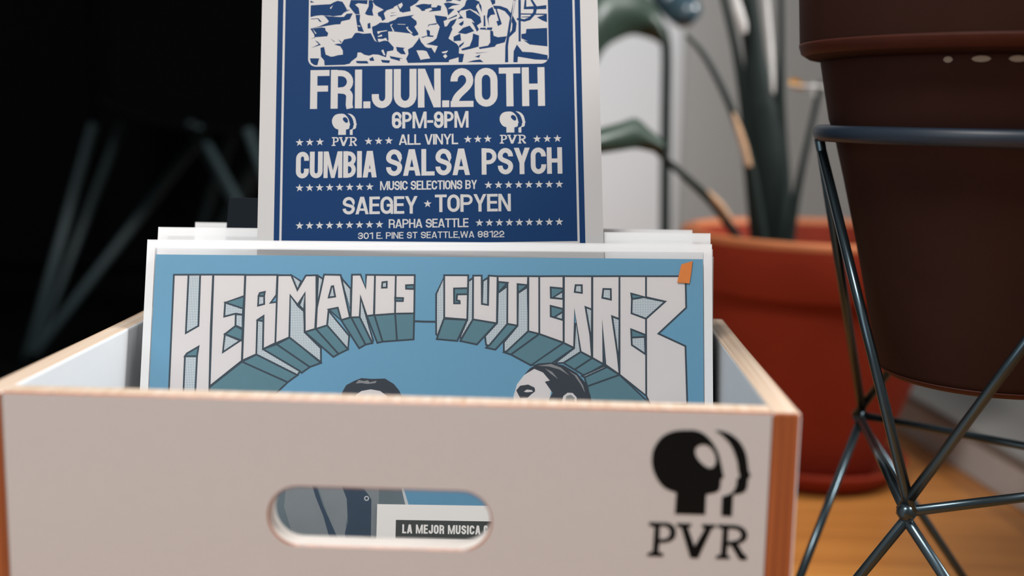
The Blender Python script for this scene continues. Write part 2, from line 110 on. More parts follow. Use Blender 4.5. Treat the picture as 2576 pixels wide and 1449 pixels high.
ILLUSTRATION = [('b',[-70.6,147.6,-68,147.7,-63,148,-58.9,148.1,-56.7,149.4,-54.5,150.2,-51.7,149.6,-50.4,147.6,-49.1,145,-47.2,144.3,-50.7,142.7,-52.2,141.1,-57.2,140.5,-59.1,140.9,-61.3,140.9,-64.1,141.3,-67.3,141,-70.7,140.2]),('b',[-62.6,140.9,-58.8,140.5,-50.7,140.1,-49.1,142,-45.4,142.3,-47.2,138.4,-52.2,137.3,-52.8,135.5,-55.6,135.4,-60.3,134.7,-64,134.1,-70.7,133,-65.3,134.4,-60.3,136.6,
-59.7,137.6,-61.6,139.9]),('b',[-70.7,133,-64,133.7,-61.8,133.4,-61.5,131.7,-59.9,130.1,-60.5,128.1,-68,127.6,-68.4,129.5]),('b',[-70.5,126.6,-67.7,127.7,-67.7,127.2]),('b',[-67.8,125.6,-66.4,125.1,-64.2,122.8,-70.1,120.9,-65.5,123.3]),('b',[-64.5,121,-62.3,121.6,-61.3,116.8,-58.2,115.4,-54.2,116.3,-51.1,116.6,-51.2,119.2,-52.7,121.8,-56.4,122.9,-54.2,123.5,-52.1,123.4,-50.5,126,-45.9,126.9,-44,
129.9,-42.1,130.1,-39,129.4,-34.6,129.7,-32.4,125.1,-31.5,124.5,-29.9,124.1,-24.6,125,-22.1,122.1,-20.9,120.7,-21.2,118.8,-24.9,118.2,-25.5,114.6,-30.2,116.3,-33.3,116.5,-35.5,115.7,-38.3,116.3,-40.5,117.8,-42.4,117.8,-42.7,115,-46.1,112.3,-47,111,-50.1,110.3,-61.9,110.1,-62.2,113.2,-64.1,115.5]),('b',[-34,133.6,-31.5,134.6,-29.1,136.2,-23.1,136.1,-20.9,130.5,-24.3,130.6,-24,125,-30.2,124.1,-31.5,
124.8,-33.4,129.4]),('b',[-43.8,141.3,-41,141.3,-41.3,137.3,-40,134,-38.7,130.4,-42.3,131.1]),('b',[-36.6,135.6,-35,136.3,-34.7,132.7,-36.5,132.5]),('b',[-46.7,150.6,-36.6,150.4,-36.9,147.8,-42.3,148.5,-44.1,147.6,-41.9,145.5,-41.3,141.6,-43.8,141.6,-45.7,144,-47.6,146.6]),('b',[-36,150.4,-33.8,150.4,-33.2,146.7,-33.8,143.8,-33.1,140.5,-36.6,140.9,-38.2,141.9,-36,146.5]),('b',[-30.6,142.4,-26,
144.7,-25.3,143.7,-26.9,142.1,-25.9,138.4,-27.8,137.1,-28.8,139.5,-30.3,140.5]),('b',[-16.9,150.8,-5.3,150.6,-7.5,148,-11.2,145.8,-10.9,143.1,-15.9,142.2,-17.5,144.2,-15.6,146.8]),('b',[-24.1,136.4,-20,138,-18.7,139.3,-8.7,140.8,-10.6,139.5,-7.5,136.9,-7.2,134.9,-8.7,133.3,-6.2,129,-10.6,129.1,-20.9,130.5,-23.1,134.8]),('b',[-10.3,132.6,-8.4,132.9,-6.2,128.3,-9,127.4,-10.9,129.1]),('b',[-5.9,127,
-4.7,123.8,-2.2,120.8,0.6,119.6,0.6,111,-12.5,110.9,-13.6,113.5,-12.2,116.4,-12.5,119.3,-9.7,120.9,-7.5,123.8,-6.2,125.7]),('b',[-19.6,121,-14.3,120.3,-15.3,119.4,-13.7,116.2,-16.8,116.5,-19,118.4]),('b',[-23.4,115.4,-15.3,113.7,-17.4,113.5,-17.1,112.1,-22.7,113.8]),('b',[-70.7,114.6,-65.1,114.5,-66.2,110.2,-68.1,110.4,-70,112]),('b',[-43.3,112.6,-36.7,112.5,-35.8,110.9,-41.1,111,-42.9,111.3]),
('b',[-35.5,113.8,-33.3,115.1,-32.4,112.5,-34.9,112.5]),('b',[-28.6,113.1,-23,112.6,-23.7,111,-27.7,111.4]),('b',[-70.4,139.2,-66,139.5,-63.8,137,-65.3,137.3,-66.3,139,-70.4,138.8]),('b',[-70.8,150.6,-68.3,149.4,-70.8,149.2]),('b',[-22.5,142.3,-19.1,142.4,-22.5,141.9]),('b',[-23.1,140.5,-18.4,140.9,-22.8,140]),('b',[-8.4,146.4,-5.3,147.3,-3.1,147.6,-0.3,147.3,-2.8,146.3,-2.2,143.3,-4,143,-5.9,
145]),('b',[-24.4,146.9,-23.8,146.6,-24.1,144.3,-25,146]),('b',[-19.1,147.2,-18.6,147.2,-16.2,142.9,-17.2,142.6]),('b',[-59,127,-56,124.8,-56.3,124.5]),('b',[-54.1,126.2,-51.8,124.4,-52.4,123.9]),('b',[-0.9,131.5,0.6,130.5,0.6,127.6,-1.2,128.9]),('b',[-4.1,126.7,-1.2,127.6,-1.2,127.3]),('w',[-30.9,130.7,-25,131.4,-24.8,131,-28.7,130.3,-30.3,129]),('w',[-30.6,127.7,-28.1,128.8,-27.8,127.7,-30.3,
127.2]),('w',[-30.6,126.1,-27.4,126,-25.6,126.7,-24.6,124.7,-26.5,125,-29.9,124.1]),('w',[-23.1,134.8,-21.5,135.3,-22.5,134.1,-20.6,130.8,-21.5,130.5]),('w',[-13.7,133,-12.2,133.5,-12.6,132.4,-10.6,130.4,-9.7,129.4,-10.5,129.1,-12.5,131]),('w',[-18.7,135.2,-14,135,-14,134.7,-18.7,134.9]),('w',[-7.5,118.6,-2.2,118.6,0.2,113.9,-5,112.7]),('w',[-42.6,134.7,-40.8,134.4,-40.9,133.8,-42.3,134.1]),('w',
[-59.2,145.8,-57.3,147.4,-58.5,145.1]),('w',[-57.2,140.3,-51.9,140.4,-50.7,141.4,-51,140.8,-52.2,140]),('w',[-61.4,119.7,-60.1,121.3,-57,121.9,-54.2,119.3,-56.4,119.3,-58.6,120.3,-60.7,117.1]),('w',[-54.2,118,-52.7,120.5,-51.2,118.2,-52,116.9,-57.3,115.4]),('w',[-28.4,118.9,-27.1,119.4,-26.5,117.6,-25.9,115.9,-26.8,115.9]),('w',[-69.3,133,-66.8,129.8,-67.7,129.9]),('w',[-50.4,147.6,-48.8,147.9,
-47.9,146.9,-49.1,146.3]),('w',[-49.4,144.3,-47.6,145.6,-48.2,144.3]),('b',[-4.5,122.2,-2.6,120.1,1.4,120.1,3.4,116.8,5,120.7,9.3,128.2,12,125.4,16.6,122.3,17.9,120.2,17.5,114,11.9,112.4,11.7,111,-4.7,111.2,-4.7,112.8,0.7,113.6,-1.4,118.1,-4.7,118.8]),('b',[3.4,140.4,10.5,139.3,11,137.6,8.7,136.6,9.4,133.1,13,134.1,14,131.6,11.6,125.8,5.3,121.1,-1.6,122.4,2.4,124.2,4.4,125.9,6.4,133.1,4.4,135.9]),
('b',[-0.9,132.9,-0.2,134.6,5.1,135.5,4.4,134.5,0.4,134.2]),('b',[-1.6,131.5,0.4,129.7,0.1,128,2.7,127.6,2.6,126.8,-0.9,127]),('b',[-4.7,126.7,-0.9,127.9,-0.9,127.4,-3.9,126.3]),('b',[-4.7,146.6,1.5,147.4,1.4,145.3,4.4,145.3,5.4,146.7,7.4,146,7.1,143.2,-0.5,142.5,2.1,143.9,1.1,145,-4.7,143.3]),('b',[8.8,147.7,11.4,148.3,18.7,146.8,14.1,146.2,11.4,144.5,15.4,144.1,11.4,140,10.7,144.2]),('b',[11,
137.9,16.7,140.6,16.7,139.6,12,137.7]),('b',[16.7,143,18.7,143,18,141.3,20.6,138.1,17,137.8,18.7,139.5]),('b',[12.7,136.5,16.7,138.2,15.3,135.1,12.7,131.7,10,132.4]),('b',[17.6,134.7,20.6,136.7,20.6,134.7,19.3,133.3]),('b',[17.1,129.2,20.3,132.2,24.2,133.6,26.9,130.1,21.9,128.3]),('b',[22,142.6,24.3,143.6,27.3,141.5,30.6,139,31.2,135.5,28.5,133.5,25.3,137.7,22.3,138.4]),('b',[25.3,136,27.9,134.9,
29.8,131.1,28.5,129.7,26.9,133.2]),('b',[27,145.3,28.6,144.3,30.6,139.7,28,142.5]),('b',[29.3,149.1,31.3,146,31.6,141.4,30,145.6]),('b',[32.6,139.7,33.6,140,33.7,133.1,32.5,132.8]),('b',[35.3,143.5,37.9,145.2,39.5,140.3,36.9,140,35.5,137.9,35.8,132.7,34.5,139]),('b',[14.6,126.8,18.6,128.8,19.1,124.3,14.6,124]),('b',[26.2,128.7,29.8,127.3,29.4,120.4,24.8,119.1,19.8,118.1,18.9,119.1,24.1,120.8,25.8,
125.2]),('b',[36.4,130.6,38.1,129.9,38.4,127.1,41,126.1,46.3,126.7,45,122.9,40,121.6,39,120.2,30.1,118.9,29.4,120,35,121,36.4,123]),('b',[30.5,132.1,37.8,132.3,37.4,130.6,30.2,131.1]),('b',[57.9,131,70.5,131.5,70.3,120,59.8,121.3,55.9,124.1,58.8,123.4,54.9,125.2,54.9,127.9,57.6,128.3]),('b',[52.2,121.4,55.4,116.9,61.3,116.5,70.7,114.6,70.5,111.6,62.9,112,52.7,113.9,52.4,110.4,49.9,110.5,50.2,
117.3]),('b',[17.5,116.4,20.8,116,19.8,110.9,17.5,110.9]),('b',[22.4,110.9,26.4,112,30.3,112.5,32.3,110.8]),('b',[27.1,116.6,35.7,117,28.4,116.2]),('b',[20.9,123.6,20.5,122.2,18.2,119.8,17.6,121.2]),('b',[64.3,138.2,70.7,140,70.6,135,67.6,136.1]),('b',[27.1,114.2,30.4,115.5,29.7,113.5]),('b',[38.3,145.9,42.6,145.6,46.7,144,49.8,139.8,52.2,134.6,51.6,129.7,47,125.3,47,127,49.3,130.4,49.7,134.2,
47.8,139.1,45.2,142.3,41.9,143.7,38.9,143.8]),('b',[39.2,145.5,40.2,144.8,43.4,134.3,41.1,133,40.1,136.1,41.5,136.4]),('b',[50.6,149.3,51.9,149.3,49.1,135.3,46.9,120.5,46.9,110.5,45,110.5,45.3,120.5,47.7,135.3]),('b',[53.4,149.3,54.9,149.3,54.5,123.3,53.2,123.3]),('b',[60.5,149.2,61.9,149.2,64.4,145.1,70.1,145.8,70,143.2,64.4,143.2,63.7,140.3,60.3,136.5,56.7,135.5,52.4,136.6,52.4,138,56.7,137.1,
59.7,138.3,62.1,141.4,62.4,143.3,56.5,143.3,57.2,149.3,58.2,149.2,58.1,144.9,62.5,145.2]),('b',[54.8,140.8,70.3,140.4,70.3,139.5,54.8,140]),('b',[55.1,138.7,61.7,138.9,61.7,138.2,55.1,138.2]),('b',[10.4,149.9,14.1,149.9,13.4,149,10.1,148.7]),('b',[15.4,149.8,19.4,149.8,18.7,148.9]),('b',[36.6,149.5,39.6,149.5,39.6,147.2,37.9,146.2]),('w',[50.6,148.8,51.6,148.8,48.7,134.6,48,129.1]),('w',[7.5,
117.4,11.3,118.3,10.3,116.8,8,116.6]),('w',[-4.7,118.6,-1.4,117.9,0.7,113.6,-4.7,112.9]),('w',[8.3,114.8,9.6,116.2,10.9,114.8,9.6,113.4]),('w',[11.4,143.8,13.4,145.5,16.7,145.8,20,143.3,16.7,145,14,145.2]),('w',[33.3,144.2,34.3,144.5,34.5,131.3,33.8,131.4])]
ILLBOX = [-71.7,126.1,70.8,134,-66.5,109.5,67.7,109.4,-71.7,116.2,-67.5,109.6,71,114.3,67.2,109.5]
TEXTS = [('FRI.JUN.20TH',-70.19,83.49,138.47,23.76),('6PM-9PM',-21.9,70.93,45.02,10.04),('ALL VINYL',-17.81,60.95,34.75,6.3),('CUMBIA',-77.92,41.65,47.18,15.94),('SALSA',-25.23,42.35,48.95,15.94),('PSYCH',30.62,42.42,47.07,15.86),('MUSIC SELECTIONS BY',-28.68,33.93,56.46,5.39),('SAEGEY',-50.4,19.77,43.56,10.4),('TOPYEN',3.24,20.45,44.11,10.4),('RAPHA SEATTLE',-23.59,11.36,46.28,5.26),
('301 E. PINE ST SEATTLE,WA 98122',-41.42,5.12,84.79,3.85)]
STARS = [(-76.04,63.18),(-70.06,63.26),(-64.07,63.35),(-35.56,63.38),(-29.62,63.46),(-23.67,63.55),(22.66,63.76),(28.49,63.8),(34.31,63.85),(63.21,63.45),(69.19,63.49),(75.18,63.54),(-75.64,35.89),(-69.8,35.91),(-63.96,35.92),(-58.12,35.94),(-52.28,35.96),(-46.44,35.97),(-40.6,35.99),(-34.76,36),(34.45,36.14),(40.34,36.13),(46.24,36.12),(52.14,36.11),(58.03,36.1),(63.93,36.1),(69.82,36.09),(75.72,
36.08),(-75.31,13.45),(-69.52,13.46),(-63.73,13.47),(-57.94,13.49),(-52.15,13.5),(-46.36,13.52),(-40.57,13.53),(-34.78,13.55),(-28.99,13.56),(29,13.77),(34.78,13.76),(40.57,13.75),(46.36,13.75),(52.15,13.74),(57.93,13.74),(63.72,13.73),(69.51,13.72),(75.3,13.72),(-1.02,25.45)]
SMALL_LOGOS = [[-57.28,60.74,-42.45,80.41],[41.28,60.82,56.7,80.39]]

# ------------------------------------------------------------------ helpers


def mat(name, col, rough=0.6, spec=0.4, var=0.0, scale=40.0, bump=0.0, metal=0.0, coat=0.0):
    m = bpy.data.materials.new(name)
    m.use_nodes = True
    nt = m.node_tree
    b = nt.nodes['Principled BSDF']
    b.inputs['Base Color'].default_value = (*col, 1)
    b.inputs['Roughness'].default_value = rough
    b.inputs['Specular IOR Level'].default_value = spec
    b.inputs['Metallic'].default_value = metal
    b.inputs['Coat Weight'].default_value = coat
    if var or bump:
        tc = nt.nodes.new('ShaderNodeTexCoord')
        n = nt.nodes.new('ShaderNodeTexNoise')
        n.inputs['Scale'].default_value = scale
        n.inputs['Detail'].default_value = 4
        nt.links.new(tc.outputs['Object'], n.inputs['Vector'])
        if var:
            mx = nt.nodes.new('ShaderNodeMix')
            mx.data_type = 'RGBA'
            mx.inputs[6].default_value = (*[c * (1 - var) for c in col], 1)
            mx.inputs[7].default_value = (*[min(1, c * (1 + var)) for c in col], 1)
            nt.links.new(n.outputs['Fac'], mx.inputs[0])
            nt.links.new(mx.outputs[2], b.inputs['Base Color'])
        if bump:
            bp = nt.nodes.new('ShaderNodeBump')
            bp.inputs['Strength'].default_value = bump
            bp.inputs['Distance'].default_value = 0.001
            nt.links.new(n.outputs['Fac'], bp.inputs['Height'])
            nt.links.new(bp.outputs['Normal'], b.inputs['Normal'])
    return m


def striped(name, c1, c2, axis, scale, rough=0.5, spec=0.4, distort=2.0):
    """wood: stretched noise bands running along `axis` stretch vector"""
    m = bpy.data.materials.new(name)
    m.use_nodes = True
    nt = m.node_tree
    b = nt.nodes['Principled BSDF']
    b.inputs['Roughness'].default_value = rough
    b.inputs['Specular IOR Level'].default_value = spec
    tc = nt.nodes.new('ShaderNodeTexCoord')
    mp = nt.nodes.new('ShaderNodeMapping')
    mp.inputs['Scale'].default_value = axis
    n = nt.nodes.new('ShaderNodeTexNoise')
    n.inputs['Scale'].default_value = scale
    n.inputs['Detail'].default_value = 5
    n.inputs['Distortion'].default_value = distort * 0.1
    cr = nt.nodes.new('ShaderNodeValToRGB')
    cr.color_ramp.elements[0].position = 0.32
    cr.color_ramp.elements[0].color = (*c1, 1)
    cr.color_ramp.elements[1].position = 0.68
    cr.color_ramp.elements[1].color = (*c2, 1)
    nt.links.new(tc.outputs['Object'], mp.inputs['Vector'])
    nt.links.new(mp.outputs['Vector'], n.inputs['Vector'])
    nt.links.new(n.outputs['Fac'], cr.inputs['Fac'])
    nt.links.new(cr.outputs['Color'], b.inputs['Base Color'])
    return m


def hatch_mat(name, c1, c2, pitch):
    """halftone dots: sin*sin lattice turned 45 degrees in the print plane"""
    m = bpy.data.materials.new(name)
    m.use_nodes = True
    nt = m.node_tree
    b = nt.nodes['Principled BSDF']
    b.inputs['Roughness'].default_value = 0.6
    tc = nt.nodes.new('ShaderNodeTexCoord')
    sx = nt.nodes.new('ShaderNodeSeparateXYZ')
    nt.links.new(tc.outputs['Object'], sx.inputs[0])

    def op(kind, a, bb=None):
        n = nt.nodes.new('ShaderNodeMath')
        n.operation = kind
        for i, v in enumerate((a, bb)):
            if v is None:
                continue
            if isinstance(v, (int, float)):
                n.inputs[i].default_value = v
            else:
                nt.links.new(v, n.inputs[i])
        return n.outputs[0]
    k = 2 * pi / pitch
    u = op('SINE', op('MULTIPLY', op('ADD', sx.outputs['X'], sx.outputs['Z']), k))
    v = op('SINE', op('MULTIPLY', op('SUBTRACT', sx.outputs['X'], sx.outputs['Z']), k))
    f = op('GREATER_THAN', op('MULTIPLY', u, v), 0.22)
    mx = nt.nodes.new('ShaderNodeMix')
    mx.data_type = 'RGBA'
    mx.inputs[6].default_value = (*c1, 1)
    mx.inputs[7].default_value = (*c2, 1)
    nt.links.new(f, mx.inputs[0])
    nt.links.new(mx.outputs[2], b.inputs['Base Color'])
    return m


def plastic_mat(name, milk, gloss, tint=(0.97, 0.98, 1.0)):
    m = bpy.data.materials.new(name)
    m.use_nodes = True
    nt = m.node_tree
    for n in list(nt.nodes):
        if n.type != 'OUTPUT_MATERIAL':
            nt.nodes.remove(n)
    out = nt.nodes['Material Output']
    tr = nt.nodes.new('ShaderNodeBsdfTransparent')
    tr.inputs['Color'].default_value = (*tint, 1)
    df = nt.nodes.new('ShaderNodeBsdfDiffuse')
    df.inputs['Color'].default_value = (0.9, 0.9, 0.9, 1)
    gl = nt.nodes.new('ShaderNodeBsdfGlossy')
    gl.inputs['Roughness'].default_value = 0.16
    tc = nt.nodes.new('ShaderNodeTexCoord')
    ns = nt.nodes.new('ShaderNodeTexNoise')
    ns.inputs['Scale'].default_value = 9
    ns.inputs['Detail'].default_value = 2
    bp = nt.nodes.new('ShaderNodeBump')
    bp.inputs['Strength'].default_value = 0.25
    bp.inputs['Distance'].default_value = 0.004
    nt.links.new(tc.outputs['Object'], ns.inputs['Vector'])
    nt.links.new(ns.outputs['Fac'], bp.inputs['Height'])
    nt.links.new(bp.outputs['Normal'], gl.inputs['Normal'])
    m1 = nt.nodes.new('ShaderNodeMixShader')
    m1.inputs[0].default_value = milk
    m2 = nt.nodes.new('ShaderNodeMixShader')
    lw = nt.nodes.new('ShaderNodeLayerWeight')
    lw.inputs['Blend'].default_value = 0.25
    ml = nt.nodes.new('ShaderNodeMath')
    ml.operation = 'MULTIPLY_ADD'
    ml.inputs[1].default_value = 0.5
    ml.inputs[2].default_value = gloss
    nt.links.new(lw.outputs['Fresnel'], ml.inputs[0])
    nt.links.new(ml.outputs[0], m2.inputs[0])
    nt.links.new(tr.outputs[0], m1.inputs[1])
    nt.links.new(df.outputs[0], m1.inputs[2])
    nt.links.new(m1.outputs[0], m2.inputs[1])
    nt.links.new(gl.outputs[0], m2.inputs[2])
    nt.links.new(m2.outputs[0], out.inputs['Surface'])
    return m


def tag(o, label=None, cat=None, group=None, kind=None):
    if label:
        o['label'] = label
    if cat:
        o['category'] = cat
    if group:
        o['group'] = group
    if kind:
        o['kind'] = kind
    return o


def empty(name, loc=(0, 0, 0), rot=None):
    o = bpy.data.objects.new(name, None)
    o.empty_display_size = 0.05
    COL.objects.link(o)
    o.location = loc
    if rot is not None:
        o.rotation_euler = rot
    return o


class MB:
    """collects faces of several materials into one mesh"""

    def __init__(self):
        self.v, self.f, self.m, self.mats = [], [], [], []

    def mi(self, m):
        if m not in self.mats:
            self.mats.append(m)
        return self.mats.index(m)

    def face(self, pts, m):
        n = len(self.v)
        self.v += [tuple(p) for p in pts]
        self.f.append(tuple(range(n, n + len(pts))))
        self.m.append(self.mi(m))

    def poly(self, loops, m, fn):
        """filled 2d polygon (first loop outer, others holes); fn maps (u, v) to 3d"""
        L = [[Vector((a, b, 0)) for a, b in lp] for lp in loops]
        flat = [p for lp in L for p in lp]
        n = len(self.v)
        self.v += [tuple(fn(p.x, p.y)) for p in flat]
        k = self.mi(m)
        for t in tessellate_polygon(L):
            self.f.append(tuple(n + i for i in t))
            self.m.append(k)

    def stroke(self, pts, wd_, m, fn, closed=False):
        for q in stroke_quads(pts, wd_, closed):
            self.face([fn(a, b) for a, b in q], m)

    def box(self, x0, x1, y0, y1, z0, z1, m, side=None, skip=()):
        """side: dict axis -> material for the faces across that axis"""
        side = side or {}
        c = [(x, y, z) for x in (x0, x1) for y in (y0, y1) for z in (z0, z1)]
        n = len(self.v)
        self.v += c
        for ax, idx in (('x', (0, 1, 3, 2)), ('X', (4, 6, 7, 5)), ('y', (0, 4, 5, 1)), ('Y', (2, 3, 7, 6)), ('z', (0, 2, 6, 4)), ('Z', (1, 5, 7, 3))):
            if ax in skip:
                continue
            self.f.append(tuple(n + i for i in idx))
            self.m.append(self.mi(side.get(ax, side.get(ax.lower(), m))))

    def tube(self, pts, radii, m, seg=10, cap=True, flat=1.0, ref=None):
        pts = [Vector(p) for p in pts]
        if isinstance(radii, (int, float)):
            radii = [radii] * len(pts)
        n0 = len(self.v)
        k = self.mi(m)
        d0 = (pts[1] - pts[0]).normalized()
        if ref is None:
            ref = Vector((0, 1, 0)) if abs(d0.z) > 0.9 else Vector((0, 0, 1))
        ref = Vector(ref)
        for i, p in enumerate(pts):
            a = pts[max(0, i - 1)]
            b = pts[min(len(pts) - 1, i + 1)]
            t = (b - a).normalized()
            u = (ref - t * ref.dot(t)).normalized()
            w = t.cross(u)
            for s in range(seg):
                an = 2 * pi * s / seg
                self.v.append(tuple(p + u * (cos(an) * radii[i] * flat) + w * (sin(an) * radii[i])))
        for i in range(len(pts) - 1):
            for s in range(seg):
                a = n0 + i * seg + s
                b = n0 + i * seg + (s + 1) % seg
                self.f.append((a, b, b + seg, a + seg))
                self.m.append(k)
        if cap:
            self.f.append(tuple(n0 + s for s in reversed(range(seg))))
            self.m.append(k)
            e = n0 + (len(pts) - 1) * seg
            self.f.append(tuple(e + s for s in range(seg)))
            self.m.append(k)

    def lathe(self, prof, m, seg=96, centre=(0, 0)):
        n0 = len(self.v)
        k = self.mi(m)
        for r, z in prof:
            for s in range(seg):
                a = 2 * pi * s / seg
                self.v.append((centre[0] + r * cos(a), centre[1] + r * sin(a), z))
        for i in range(len(prof) - 1):
            for s in range(seg):
                a = n0 + i * seg + s
                b = n0 + i * seg + (s + 1) % seg
                self.f.append((a, b, b + seg, a + seg))
                self.m.append(k)

    def build(self, name, parent=None, smooth=False, bevel=0.0, loc=None, segs=2):
        me = bpy.data.meshes.new(name)
        me.from_pydata(self.v, [], self.f)
        for m in self.mats:
            me.materials.append(m)
        for p, k in zip(me.polygons, self.m):
            p.material_index = k
            p.use_smooth = smooth
        me.update()
        bm = bmesh.new()
        bm.from_mesh(me)
        if smooth or bevel:
            bmesh.ops.remove_doubles(bm, verts=bm.verts, dist=1e-6)
            bmesh.ops.recalc_face_normals(bm, faces=bm.faces)
        bm.to_mesh(me)
        bm.free()
        o = bpy.data.objects.new(name, me)
        COL.objects.link(o)
        if parent is not None:
            o.parent = parent
        if loc is not None:
            o.location = loc
        if bevel:
            b = o.modifiers.new('bevel', 'BEVEL')
            b.width = bevel
            b.segments = segs
            b.limit_method = 'ANGLE'
            b.angle_limit = radians(40)
        return o


class Print:
    """a flat print: coloured shapes in paint order, merged into one plane without overlaps (millimetres)"""

    def __init__(self):
        self.shapes = []

    def add(self, pts, m):
        P = []
        for p in pts:
            if not P or (abs(p[0] - P[-1][0]) + abs(p[1] - P[-1][1])) > 1e-4:
                P.append((p[0], p[1]))
        if len(P) > 2 and (abs(P[0][0] - P[-1][0]) + abs(P[0][1] - P[-1][1])) < 1e-4:
            P.pop()
        if len(P) < 3:
            return
        if len(P) == 4:
            cr = [(P[(i + 1) % 4][0] - P[i][0]) * (P[(i + 2) % 4][1] - P[(i + 1) % 4][1]) - (P[(i + 1) % 4][1] - P[i][1]) * (P[(i + 2) % 4][0] - P[(i + 1) % 4][0]) for i in range(4)]
            if min(cr) < 0 < max(cr):          # a folded joint: fill its two halves
                self.add([P[0], P[1], P[2]], m)
                self.add([P[0], P[2], P[3]], m)
                return
        ar = sum(P[i - 1][0] * P[i][1] - P[i][0] * P[i - 1][1] for i in range(len(P)))
        if abs(ar) < 1e-4:
            return
        self.shapes.append((P if ar > 0 else P[::-1], m))

    def line(self, pts, w, m, closed=False):
        for q in stroke_quads(pts, w, closed):
            self.add(q, m)

    def flush(self, mb, y, dz=0.0):
        vs, fs = [], []
        for P, _ in self.shapes:
            fs.append(list(range(len(vs), len(vs) + len(P))))
            vs += [Vector(p) for p in P]
        ov, oe, of, _, _, src = delaunay_2d_cdt(vs, [], fs, 1, 1e-4)
        n = len(mb.v)
        mb.v += [(v.x * MM, y, dz + v.y * MM) for v in ov]
        for f, o in zip(of, src):
            if o:
                mb.f.append(tuple(n + i for i in f))
                mb.m.append(mb.mi(self.shapes[max(o)][1]))


def stroke_quads(pts, w, closed=False):
    P = [Vector((a, b)) for a, b in pts]
    Q = [P[0]]
    for p in P[1:]:
        if (p - Q[-1]).length > 1e-6:
            Q.append(p)
    if closed and (Q[0] - Q[-1]).length < 1e-6:
        Q.pop()
    n = len(Q)
    L, R = [], []
    for i in range(n):
        a = Q[i - 1] if (i > 0 or closed) else None
        b = Q[(i + 1) % n] if (i < n - 1 or closed) else None
        d1 = (Q[i] - a).normalized() if a is not None else None
        d2 = (b - Q[i]).normalized() if b is not None else None
        if d1 is None:
            d1 = d2
        if d2 is None:
            d2 = d1
        n1 = Vector((-d1.y, d1.x))
        n2 = Vector((-d2.y, d2.x))
        mm = n1 + n2
        if mm.length < 1e-4:
            mm = n1
        mm.normalize()
        k = 1 / max(0.45, mm.dot(n1))
        L.append(Q[i] + mm * (w / 2 * k))
        R.append(Q[i] - mm * (w / 2 * k))
    out = []
    for i in range(n if closed else n - 1):
        j = (i + 1) % n
        out.append([tuple(L[i]), tuple(L[j]), tuple(R[j]), tuple(R[i])])
    return out


def arc(cx, cy, rx, ry, a0, a1, n=10):
    return [(cx + rx * cos(radians(a0 + (a1 - a0) * i / n)), cy + ry * sin(radians(a0 + (a1 - a0) * i / n))) for i in range(n + 1)]


def bez(a, b, c, d, n=10):
    o = []
    for i in range(n + 1):
        t = i / n
        o.append(tuple((1 - t) ** 3 * a[k] + 3 * t * (1 - t) ** 2 * b[k] + 3 * t * t * (1 - t) * c[k] + t ** 3 * d[k] for k in (0, 1)))
    return o


